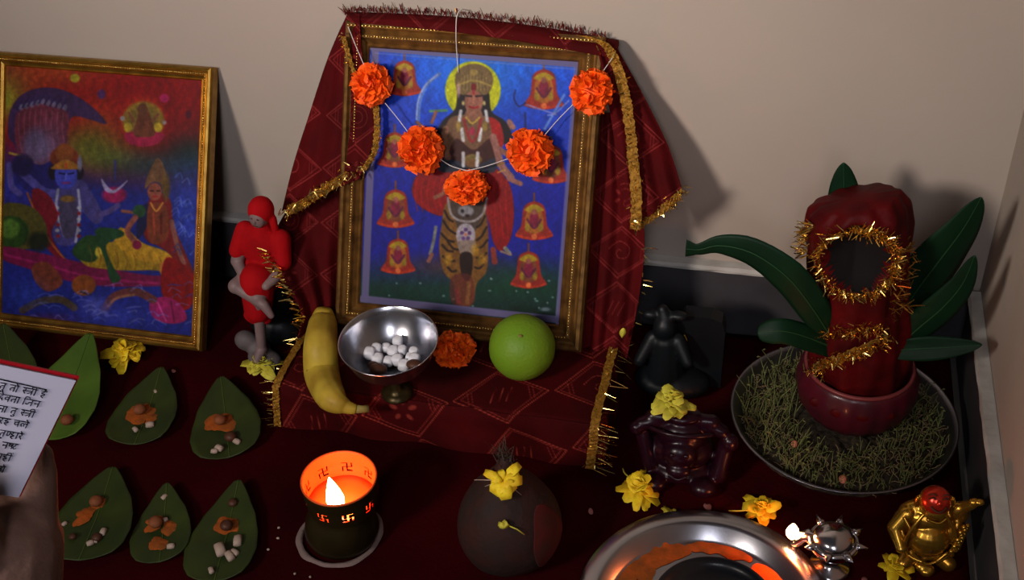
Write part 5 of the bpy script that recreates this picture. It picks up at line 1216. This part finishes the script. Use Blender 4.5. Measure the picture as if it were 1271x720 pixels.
MK = {'uu': [(-.35, -.02), (-.1, -.22), (-.42, -.4), (-.5, -.18)], 'u': [(-.45, -.15), (-.5, -.35), (-.2, -.25)], 'e': [(-.22, 1.02), (-.5, 1.35)], 'ai2': [(-.12, 1.02), (-.3, 1.4)], 'dot': [(-.12, 1.45), (-.06, 1.45)]}
def word_line(tokens, u_right, v, h, slope=0):
    """tokens laid out right-aligned so that the line ends at u_right from the right edge"""
    g = Geo(); tot = 0
    for t in tokens:
        tot += 0 if t in MK else GL[t][0]
    x = -tot*h*1.12; sx = h*1.12; segs = []; head0 = x
    for t in tokens:
        if t in MK: segs.append([(x+a*sx, b*h) for a, b in MK[t]]); continue
        wd, ss = GL[t]
        if t == 'sp':
            segs.append([(head0, h), (x-.02*sx, h)]); x += wd*sx; head0 = x; continue
        for s in ss: segs.append([(x+a*sx, b*h) for a, b in s])
        x += wd*sx
    segs.append([(head0, h), (x, h)])
    for s in segs:
        pp_ = [Vector((a, b, 0)) for a, b in s]; pp_ = cr(pp_, len(pp_)*3) if len(pp_) > 2 else pp_
        L3 = [A_+el*(u_right-p.x)+ev*(v-p.y)+nb*.0006 for p in pp_]
        g.merge(tube(L3, .00023, 5))
    return g
lh = .0032
def uv_of(px, py):
    d = _ray(px, py); t = (A_-CAM).dot(nb)/d.dot(nb); p = CAM+d*t-A_; return p.dot(el), p.dot(ev)
LINES = [((55, 493), 'ta uu sp ta o sp stra ii sp ha e ai2'), ((47, 505), 'ii sp da e va ta aa sp i ja na'), ((41, 518), 'na aa sp ta uu sp stra ii'), ((33, 531), 'ta ra ha sp ca la e'), ((26, 545), 'ta u mha aa ra e'), ((19, 558), 'na sta'), ((12, 572), 'na ha ii dot'), ((4, 586), 'la o')]
gtxt = Geo()
for (pos, s) in LINES:
    u, v = uv_of(*pos); obj('verse_line', word_line(s.split(), u, v, lh), M['ink'], BO)
u0, v0 = uv_of(57, 483); u1, v1 = uv_of(0, 470); obj('rule', tube([A_+el*u0+ev*v0+nb*.0006, A_+el*(u0+.08)+ev*(v0+(v1-v0)*.08/(u1-u0))+nb*.0006], .0003, 5), M['ink'], BO)

# hand: thumb side hidden past the left edge, fingers behind the booklet
HD = thing('person', tuple(Dp(30, 700, .60)), 'bare hand and forearm at the lower left, holding the booklet from below', 'person')
b = nb*-.012
def Q(px, py, dep): return Dp(px, py, dep)
dh = d0+.030
parts = []
# palm and wrist
parts += [chain([Q(-35, 900, dh+.03), Q(-20, 790, dh+.02), Q(0, 730, dh+.010), Q(10, 680, dh+.006)], [.030, .029, .030, .027])]
parts += [chain([Q(28, 740, dh+.012), Q(36, 690, dh+.006), Q(40, 650, dh+.004)], [.016, .0145, .0125])]
parts += [chain([Q(-45, 740, dh+.012), Q(-45, 690, dh), Q(-50, 640, dh-.004)], [.020, .018, .014])]
# fingers behind the page: index nearest the right edge, then middle, ring, little
fing = [([(40, 655), (43, 617), (46, 588), (47, 567)], [.0125, .0112, .0098, .0078], .006), ([(12, 650), (8, 600), (2, 560), (-6, 525)], [.0125, .0112, .0100, .0080], .010), ([(-18, 650), (-28, 600), (-38, 558), (-46, 528)], [.0118, .0108, .0095, .0076], .012), ([(-48, 660), (-62, 620), (-74, 590), (-82, 566)], [.0105, .0092, .0082, .0068], .012)]
for pts_, rr_, off in fing:
    parts.append(chain([Q(x, y, dh+off+.003*i) for i, (x, y) in enumerate(pts_)], rr_))
# thumb in front of the page, beyond the frame edge
parts.append(chain([Q(-20, 700, dh-.006), Q(-42, 655, dh-.030), Q(-52, 618, dh-.052), Q(-55, 590, dh-.057)], [.017, .0135, .0115, .0090]))
body('hand', parts, 'shaded_skin', HD, .0016, world=True)
n_c = Q(-55, 586, dh-.066); obj('thumbnail', ellipsoid(n_c, (.0065, .002, .008)), M['nail'], HD)
